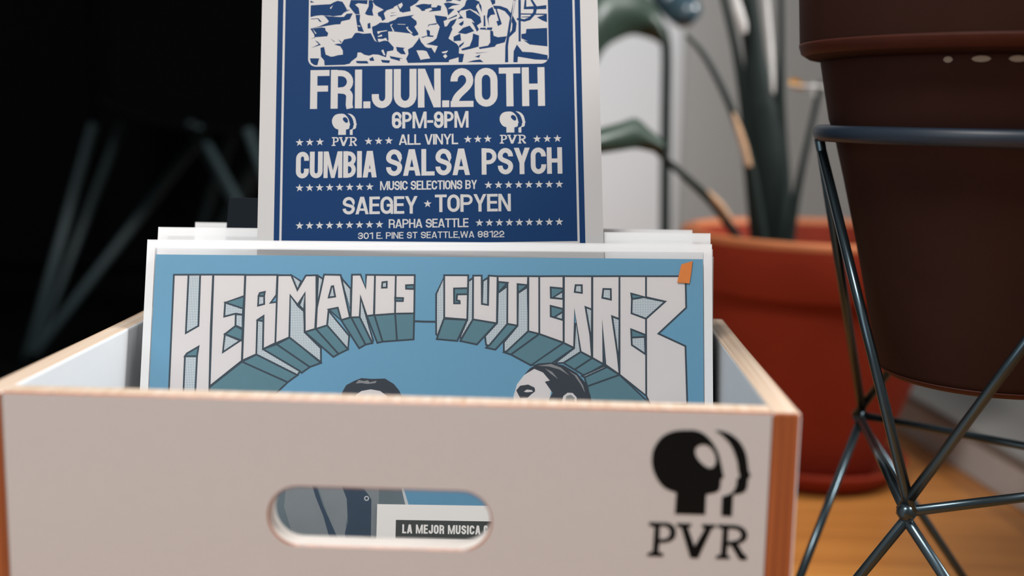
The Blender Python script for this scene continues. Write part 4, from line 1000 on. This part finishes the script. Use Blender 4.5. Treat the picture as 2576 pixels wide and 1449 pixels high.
# ------------------------------------------------------------------ wire plant stand, right
SC = Vector((0.3440, 0.2160, 0))
RR, ZR, RN, ZN, TH, RF = 0.1090, 0.118, 0.121, -0.085, 3.002, 0.136


def polar(r, a, z):
    return Vector((r * cos(a), r * sin(a), z - FLOOR))


stand = empty('plant_stand', (SC.x, SC.y, FLOOR))
tag(stand, 'dark wire plant stand holding up the front terracotta pot, right of the crate', 'plant stand')
ring = MB()
seg, k0 = 96, 14
for i in range(seg):
    a = 2 * pi * i / seg
    for j in range(k0):
        t = 2 * pi * j / k0
        ring.v.append(((RR - 0.0002 + 0.0038 * cos(t)) * cos(a), (RR - 0.0002 + 0.0038 * cos(t)) * sin(a), ZR - FLOOR + 0.0050 * sin(t)))
for i in range(seg):
    for j in range(k0):
        ring.f.append((i * k0 + j, ((i + 1) % seg) * k0 + j, ((i + 1) % seg) * k0 + (j + 1) % k0, i * k0 + (j + 1) % k0))
        ring.m.append(ring.mi(M_ring))
ring.build('ring', stand, smooth=True)
d3 = pi / 3
ringp = [polar(RR, TH + k * d3, ZR - 0.004) for k in (0, -2, 2)]
node = [polar(RN, TH + k * d3, ZN) for k in (-1, 3, 1)]       # between ring points 0/1, 1/2, 2/0
foot = [polar(RF, TH + k * d3, FLOOR + 0.0034) for k in (0, -2, 2)]
ROD = 0.0030
adj = ((0, 0), (0, 1), (1, 1), (1, 2), (2, 2), (2, 0))         # node, ring point / foot


def side_off(v, n_, s):
    """rods meet beside each other, not inside each other"""
    t = Vector((-n_.y, n_.x, 0)).normalized()
    return v + t * s


for i, (nn, rp_) in enumerate(adj):
    s = 0.003 if i % 2 else -0.003
    t = MB()
    t.tube([side_off(node[nn], node[nn], s), side_off(ringp[rp_], ringp[rp_], -s * 1.2)], ROD, M_wire, 12)
    t.build('support_rod', stand, smooth=True)
for i, (nn, ft) in enumerate(adj):
    s = 0.003 if i % 2 else -0.003
    t = MB()
    a_, b_ = side_off(node[nn], node[nn], s), side_off(foot[ft], foot[ft], -s)
    t.tube([a_, b_], ROD, M_wire, 12)
    t.build('leg', stand, smooth=True)
for i in range(3):
    t = MB()
    t.tube([node[i] * 1.0, node[(i + 1) % 3] * 1.0], 0.0029, M_wire, 12)
    t.build('frame_rod', stand, smooth=True)

for i in range(3):
    t = MB()
    n0 = node[i]
    prof = [(0.0052 * sin(pi * j / 8), 0.0048 * -cos(pi * j / 8)) for j in range(9)]
    t.lathe([(max(r_, 0.00001), z_ + n0.z) for r_, z_ in prof], M_wire, 16, (n0.x, n0.y))
    t.build('weld_joint', stand, smooth=True)

# front pot hung in the ring
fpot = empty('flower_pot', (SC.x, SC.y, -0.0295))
tag(fpot, 'terracotta pot coloured dark for shade, hanging in the wire stand at the right edge', 'flower pot')
z = lambda v: v + 0.0295
body = MB()
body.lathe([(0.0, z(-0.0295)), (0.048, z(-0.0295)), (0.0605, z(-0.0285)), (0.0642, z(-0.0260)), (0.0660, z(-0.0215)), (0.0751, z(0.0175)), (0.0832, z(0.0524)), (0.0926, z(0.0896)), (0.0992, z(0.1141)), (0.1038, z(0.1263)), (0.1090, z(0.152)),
            (0.1106, z(0.1600)), (0.1106, z(0.163)), (0.098, z(0.163)), (0.060, z(-0.010)), (0.0, z(-0.010))], M_terrashade)
body.build('body', fpot, smooth=True)
lip = MB()
lip.lathe([(0.048, z(-0.0300)), (0.0600, z(-0.0292)), (0.0648, z(-0.0262)), (0.0652, z(-0.0250)), (0.0640, z(-0.0257))], M_terraedge)
lip.build('foot_edge', fpot, smooth=True)
rim = MB()
rim.lathe([(0.1090, z(0.1612)), (0.1180, z(0.1628)), (0.1222, z(0.1655)), (0.1236, z(0.1700)), (0.1256, z(0.1986)), (0.1268, z(0.222)), (0.1262, z(0.228)), (0.1240, z(0.2295)), (0.116, z(0.228)), (0.1125, z(0.205)), (0.1085, z(0.165)), (0.1090, z(0.1612))], M_terrashade)
rimo = rim.build('rim', fpot, smooth=True)
re = MB()
re.lathe([(0.1200, z(0.1640)), (0.1226, z(0.1656)), (0.1240, z(0.1698)), (0.1241, z(0.1712)), (0.1230, z(0.1700))], M_terraedge)
re.build('rim_edge', rimo, smooth=True)
gl = MB()  # three pale flecks on the body under the rim
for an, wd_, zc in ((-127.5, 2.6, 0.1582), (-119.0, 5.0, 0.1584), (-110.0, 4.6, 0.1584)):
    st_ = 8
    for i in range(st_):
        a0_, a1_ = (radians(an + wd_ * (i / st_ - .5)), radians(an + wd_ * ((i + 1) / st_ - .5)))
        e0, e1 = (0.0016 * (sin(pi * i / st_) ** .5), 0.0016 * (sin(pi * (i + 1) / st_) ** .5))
        gl.face([((0.1111 + 0.18 * e_) * cos(q_), (0.1111 + 0.18 * e_) * sin(q_), z(zc + e_)) for q_, e_ in ((a0_, -e0), (a1_, -e1), (a1_, e1), (a0_, e0))], M_fleck)
tag(gl.build('fleck_mark', fpot), 'three pale flecks just under the rim')
soil = MB()
soil.lathe([(0.0, z(0.2105)), (0.05, z(0.2110)), (0.113, z(0.208)), (0.1125, z(0.200)), (0.0, z(0.200))], M_soil, 48)
soil.build('soil', fpot)

# ------------------------------------------------------------------ back pot on its saucer
BC = Vector((0.378, 0.800, 0))
sau = MB()
sau.lathe([(0.0, 0.0), (0.078, 0.0), (0.088, 0.004), (0.1035, 0.020), (0.1065, 0.026), (0.1045, 0.0275), (0.0990, 0.024), (0.086, 0.010), (0.0, 0.009)], M_terra)
sauo = sau.build('pot_saucer', smooth=True, loc=(BC.x, BC.y, FLOOR))
tag(sauo, 'round terracotta saucer on the floor under the big orange pot', 'saucer')
bpot = empty('flower_pot', (BC.x, BC.y, FLOOR + 0.009))
tag(bpot, 'big orange terracotta pot on a saucer, behind the crate', 'flower pot')
zz = lambda v: v - FLOOR - 0.009
pb = MB()
pb.lathe([(0.0, 0.0), (0.066, 0.0), (0.0705, 0.003), (0.0760, zz(-0.250)), (0.110, zz(-0.150)), (0.1405, zz(-0.060)), (0.1410, zz(-0.056)), (0.132, zz(-0.056)), (0.070, 0.014), (0.0, 0.014)], M_terra)
pbo = pb.build('body', bpot, smooth=True)
pr = MB()
pr.lathe([(0.1405, zz(-0.0605)), (0.1470, zz(-0.0590)), (0.1490, zz(-0.0560)), (0.1585, zz(-0.0040)), (0.1582, zz(-0.001))], M_terra)
pr.lathe([(0.1402, zz(-0.0500)), (0.1490, zz(-0.0030))], M_terra)
pro = pr.build('rim', bpot, smooth=True)
pl_ = MB()
pl_.lathe([(0.1584, zz(-0.0045)), (0.1592, zz(0.0005)), (0.1575, zz(0.0035)), (0.1540, zz(0.0045)), (0.1505, zz(0.0030)), (0.1490, zz(-0.0040))], M_terralip)
pl_.build('rim_edge', pro, smooth=True)
so = MB()
so.lathe([(0.0, zz(-0.028)), (0.08, zz(-0.030)), (0.1442, zz(-0.033)), (0.141, zz(-0.045)), (0.0, zz(-0.045))], M_soil, 48)
so.build('soil', bpot)
# chalk ring drawn on the pot's side, wrapped to the body
ck = MB()
ca = math.atan2(0.66 - BC.y, 0.3514 - BC.x)
for i in range(14):
    t0, t1 = radians(70 + 220 * i / 14), radians(70 + 220 * (i + 1) / 14)
    for r0, r1, (e0, e1) in ((0.0085, 0.0096, (0, 1)), (0.0068, 0.0074, (0.1, 0.8))):
        pts = []
        for rr_, tt in ((r0, t0), (r1, t0), (r1, t1), (r0, t1)):
            da, dz_ = rr_ * cos(tt) * .75, rr_ * 1.2 * sin(tt)
            R_ = 0.1545 + dz_ * 0.183
            an = ca + da / 0.152
            pts.append((R_ * cos(an), R_ * sin(an), zz(-0.0215) + dz_))
        ck.face(pts, M_chalk)
tag(ck.build('chalk_mark', pro), 'pale ring mark on the pot rim')

# ------------------------------------------------------------------ plant in the back pot
pt = empty('strap_leaf_plant', (BC.x, BC.y, -0.030))
tag(pt, 'dark green plant with thick strap stems growing in the big orange pot', 'plant')
inv = Matrix.Translation(-Vector((BC.x, BC.y, -0.030)))
P3 = lambda L: [inv @ Vector(v) for v in L]


def smooth_path(pts, radii, n=6):
    pts = [Vector(p) for p in pts]
    out, rad = [], []
    for i in range(len(pts) - 1):
        p0 = pts[max(i - 1, 0)]
        p1, p2 = pts[i], pts[i + 1]
        p3 = pts[min(i + 2, len(pts) - 1)]
        for k in range(n):
            t = k / n
            out.append(0.5 * ((2 * p1) + (p2 - p0) * t + (2 * p0 - 5 * p1 + 4 * p2 - p3) * t * t + (3 * p1 - p0 - 3 * p2 + p3) * t ** 3))
            rad.append(radii[i] + (radii[i + 1] - radii[i]) * t)
    out.append(pts[-1])
    rad.append(radii[-1])
    return out, rad


def stem(name, pts, radii, m, parent, flat=0.6, root=None):
    pts = list(pts)
    radii = list(radii)
    if root is not None:
        pts = [root] + pts
        radii = [radii[0]] + radii
    pp, rad = smooth_path(pts, radii)
    t = MB()
    t.tube(pp, rad, m, 14, flat=flat, ref=(0.03, 1, 0.02))
    return t.build(name, parent, smooth=True)


def ribbon(name, up, lo, m, parent, thick=0.0015, bulge=0.008, n=6):
    """leaf blade between two edge curves, with a fold bulging toward -y and real thickness"""
    U, _ = smooth_path(up, [0] * len(up), n)
    L, _ = smooth_path(lo, [0] * len(lo), n)
    t = MB()
    rows = []
    for a, c_ in zip(U, L):
        row = []
        for k in range(9):
            f = k / 8
            p = a.lerp(c_, f)
            row.append(p + Vector((0, -bulge * sin(pi * f), 0)))
        rows.append(row)
    cnt = len(rows)
    for side in (0, 1):
        for row in rows:
            t.v += [tuple(p + Vector((0, thick * side, 0))) for p in row]
    k = t.mi(m)
    W = 9
    for side in (0, 1):
        o = side * cnt * W
        for i in range(cnt - 1):
            for j in range(W - 1):
                t.f.append((o + i * W + j, o + i * W + j + 1, o + (i + 1) * W + j + 1, o + (i + 1) * W + j))
                t.m.append(k)
    return t.build(name, parent, smooth=True)


fl_ = {'left_strap': .55, 'main_strap': .5, 'mid_strap': .5, 'right_strap': .7, 'arch': .9, 'low_petiole': .9}
for k_, (pts, rad) in STEMS.items():
    q = P3(pts)
    down = (q[0] - q[1]).normalized()
    root = q[0] + down * (abs(q[0].z + 0.006) / max(0.3, abs(down.z)))
    stem('stem', q, rad, M_stem, pt, fl_[k_], root)
stem('dry_sheath', P3(SHEATH), [0.0032, 0.0040, 0.0034, 0.0016], M_dry, pt, 0.6)
stem('dry_sheath', P3(SHEATH_LOW), [0.0030, 0.0038, 0.0032, 0.0014], M_dry, pt, 0.6)
stem('pale_strip', P3(SPATHE), [0.0028, 0.0050, 0.0055, 0.0040], M_pale, pt, 0.6)
stem('pale_strip', P3(GAP_STRIP), [0.0012, 0.0022, 0.0030, 0.0030, 0.0026], M_pale, pt, 0.6)  # strip standing in for the bright wall seen between the straps
ribbon('leaf', P3(LOW_LEAF['up']), P3(LOW_LEAF['lo']), M_leaf, pt, bulge=0.012)
yl = MB()
q = [Vector(v) for v in P3(YELLOW_LEAF)]
for dy in (0.0, 0.0016):
    yl.face([v + Vector((0, dy, 0)) for v in q], M_yellow)
for i in range(len(q)):
    j = (i + 1) % len(q)
    yl.face([q[i], q[j], q[j] + Vector((0, .0016, 0)), q[i] + Vector((0, .0016, 0))], M_yellow)
tag(yl.build('dry_leaf', pt), 'small yellow dry leaf tip')
pt2 = MB()
q = [Vector(v) for v in P3(BRIGHT_SPOT)]
for dy in (0.0, 0.0016):
    pt2.face([v + Vector((0, dy, 0)) for v in q], M_pale)
for i in range(len(q)):
    j = (i + 1) % len(q)
    pt2.face([q[i], q[j], q[j] + Vector((0, .0016, 0)), q[i] + Vector((0, .0016, 0))], M_pale)
tag(pt2.build('bright_spot', pt), 'pale patch painted as a bright spot on the wall')
# the yellow tip and the painted bright spot hang from the right strap by a thin stalk
stem('stalk', P3([YELLOW_LEAF[0], (0.425, 0.775, 0.160), BRIGHT_SPOT[4]]), [0.0012, 0.0011, 0.0010], M_pale, pt, 1.0)
for i, (dx, dy, h_) in enumerate(((0.066, -0.045, 0.050), (0.082, -0.03, 0.055), (0.093, -0.050, 0.045), (0.060, 0.02, 0.05))):
    stem('shoot', [(dx, dy, -0.004), (dx + .003, dy, h_ * .5), (dx + .001, dy + .002, h_)], [0.0042, 0.0034, 0.0008], M_terraedge, pt, 0.8)

# ------------------------------------------------------------------ tall plant further back
tall = empty('tall_leaf_plant', (0.245, 1.06, FLOOR))
tag(tall, 'tall plant with one upright stem and an arching green leaf right of the poster', 'plant')
inv2 = Matrix.Translation(-Vector((0.245, 1.06, FLOOR)))
Q3 = lambda L: [inv2 @ Vector(v) for v in L]
stem('stem', Q3(TALL_PLANT['stem'][0]), TALL_PLANT['stem'][1], M_stem, tall, 1.0, Vector((0.0, 0.0, 0.150)))
ribbon('leaf', Q3(TALL_PLANT['up']), Q3(TALL_PLANT['lo']), M_leaf, tall, bulge=0.02)
stem('curled_leaf', Q3(TALL_PLANT['curl']), [0.012, 0.020, 0.022, 0.021, 0.010], M_leafblue, tall, 0.9)
hp = empty('flower_pot', (0.245, 1.06, FLOOR))
tag(hp, 'small brown pot hidden low behind the crate under the tall stem', 'flower pot')
h_ = MB()
h_.lathe([(0.0, 0.0), (0.062, 0.0), (0.066, 0.004), (0.084, 0.150), (0.088, 0.152), (0.090, 0.178), (0.086, 0.180), (0.080, 0.150), (0.058, 0.01), (0.0, 0.01)], M_terrashade, 48)
h_.build('body', hp, smooth=True)
h_ = MB()
h_.lathe([(0.0, 0.150), (0.0785, 0.148), (0.078, 0.14), (0.0, 0.14)], M_soil, 32)
h_.build('soil', hp)

# ------------------------------------------------------------------ low pale box on the floor
lb = empty('storage_box', (0.548, 0.86, FLOOR))
tag(lb, 'low pale grey box on the floor behind the wire plant stand', 'box')
lb.rotation_euler = (0, 0, radians(7))
x = MB()
x.box(0.004, 0.36, -0.34, 0.25, 0, 0.047, M_boxdark, {'y': M_boxgrey})
x.build('body', lb, bevel=0.003)
x = MB()
x.box(0.0, 0.364, -0.344, 0.254, 0.047, 0.058, M_lid)
x.build('lid', lb, bevel=0.003)

# ------------------------------------------------------------------ black chair and made-up cabinet filling the dark, left
cc_ = Vector((-0.45, 1.43, FLOOR))
chair = empty('wire_base_chair', cc_)
tag(chair, 'black shell chair on thin wire rod legs in the dark left of the crate', 'chair')
f0 = Vector((-0.7296, 1.2171, FLOOR + 0.012)) - cc_
tops = [Vector((-0.672, 1.36, 0.096)) - cc_, Vector((-0.5187, 1.495, 0.100)) - cc_, Vector((-0.655, 1.44, 0.098)) - cc_]
for k in range(4):
    R_ = Matrix.Rotation(k * pi / 2, 3, 'Z')
    lgm = MB()
    for i, tpt in enumerate(tops):
        st_ = f0 + Vector((0.003 * (i - 1), 0.002 * (i - 1), 0))
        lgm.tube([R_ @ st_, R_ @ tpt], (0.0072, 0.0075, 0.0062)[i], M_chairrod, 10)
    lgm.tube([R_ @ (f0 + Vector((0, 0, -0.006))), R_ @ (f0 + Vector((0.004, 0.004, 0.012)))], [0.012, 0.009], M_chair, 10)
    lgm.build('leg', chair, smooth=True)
sh = MB()
nu, nv = 22, 18
for iu in range(nu + 1):
    u = iu / nu                 # 0 front edge of seat ... 1 top of back
    for iv in range(nv + 1):
        v = iv / nv * 2 - 1
        if u < .55:
            f = u / .55
            y_, z_ = -0.22 + 0.40 * f, 0.385 - 0.012 * sin(pi * f) + (-0.02 * (1 - f) ** 2)
        else:
            f = (u - .55) / .45
            a_ = radians(80) * min(1, f * 2.2)
            y_ = 0.18 + 0.08 * sin(a_) + 0.10 * f
            z_ = 0.385 + 0.08 * (1 - cos(a_)) + 0.36 * f * f ** .2
        wv = 0.225 * (1 - 0.16 * u * u)
        side = abs(v) ** 3
        sh.v.append((wv * v, y_ - 0.05 * side * (1 if u > .5 else 0.0), z_ + 0.045 * side * (1 if u < .62 else max(0, 1 - (u - .62) * 4))))
k = sh.mi(M_chair)
for iu in range(nu):
    for iv in range(nv):
        a_ = iu * (nv + 1) + iv
        sh.f.append((a_, a_ + 1, a_ + nv + 2, a_ + nv + 1))
        sh.m.append(k)
sho = sh.build('seat_shell', chair, smooth=True)
sho.rotation_euler = (0, 0, radians(20))
sd = sho.modifiers.new('thickness', 'SOLIDIFY')
sd.thickness = 0.006

cab = empty('added_cabinet', (-1.42, 2.045, FLOOR + 0.006))  # made-up black cabinet, put in where the background is only dark
tag(cab, 'made-up matt black cabinet put in to fill the dark background behind the black chair', 'added_cabinet')
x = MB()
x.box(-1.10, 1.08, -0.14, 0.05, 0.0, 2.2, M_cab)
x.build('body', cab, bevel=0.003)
for a_, b_ in ((-1.095, -0.553), (-0.547, -0.006), (0.0, 0.535), (0.541, 1.075)):
    x = MB()
    x.box(a_, b_, -0.160, -0.141, 0.06, 2.16, M_cab)
    dr = x.build('added_cabinet_door', cab, bevel=0.002)
    x = MB()
    hx = b_ - 0.04
    x.tube([(hx, -0.178, 0.95), (hx, -0.178, 1.15)], 0.005, M_chair, 10)
    x.tube([(hx, -0.160, 0.97), (hx, -0.178, 0.97)], 0.004, M_chair, 8)
    x.tube([(hx, -0.160, 1.13), (hx, -0.178, 1.13)], 0.004, M_chair, 8)
    x.build('handle', dr, smooth=True)
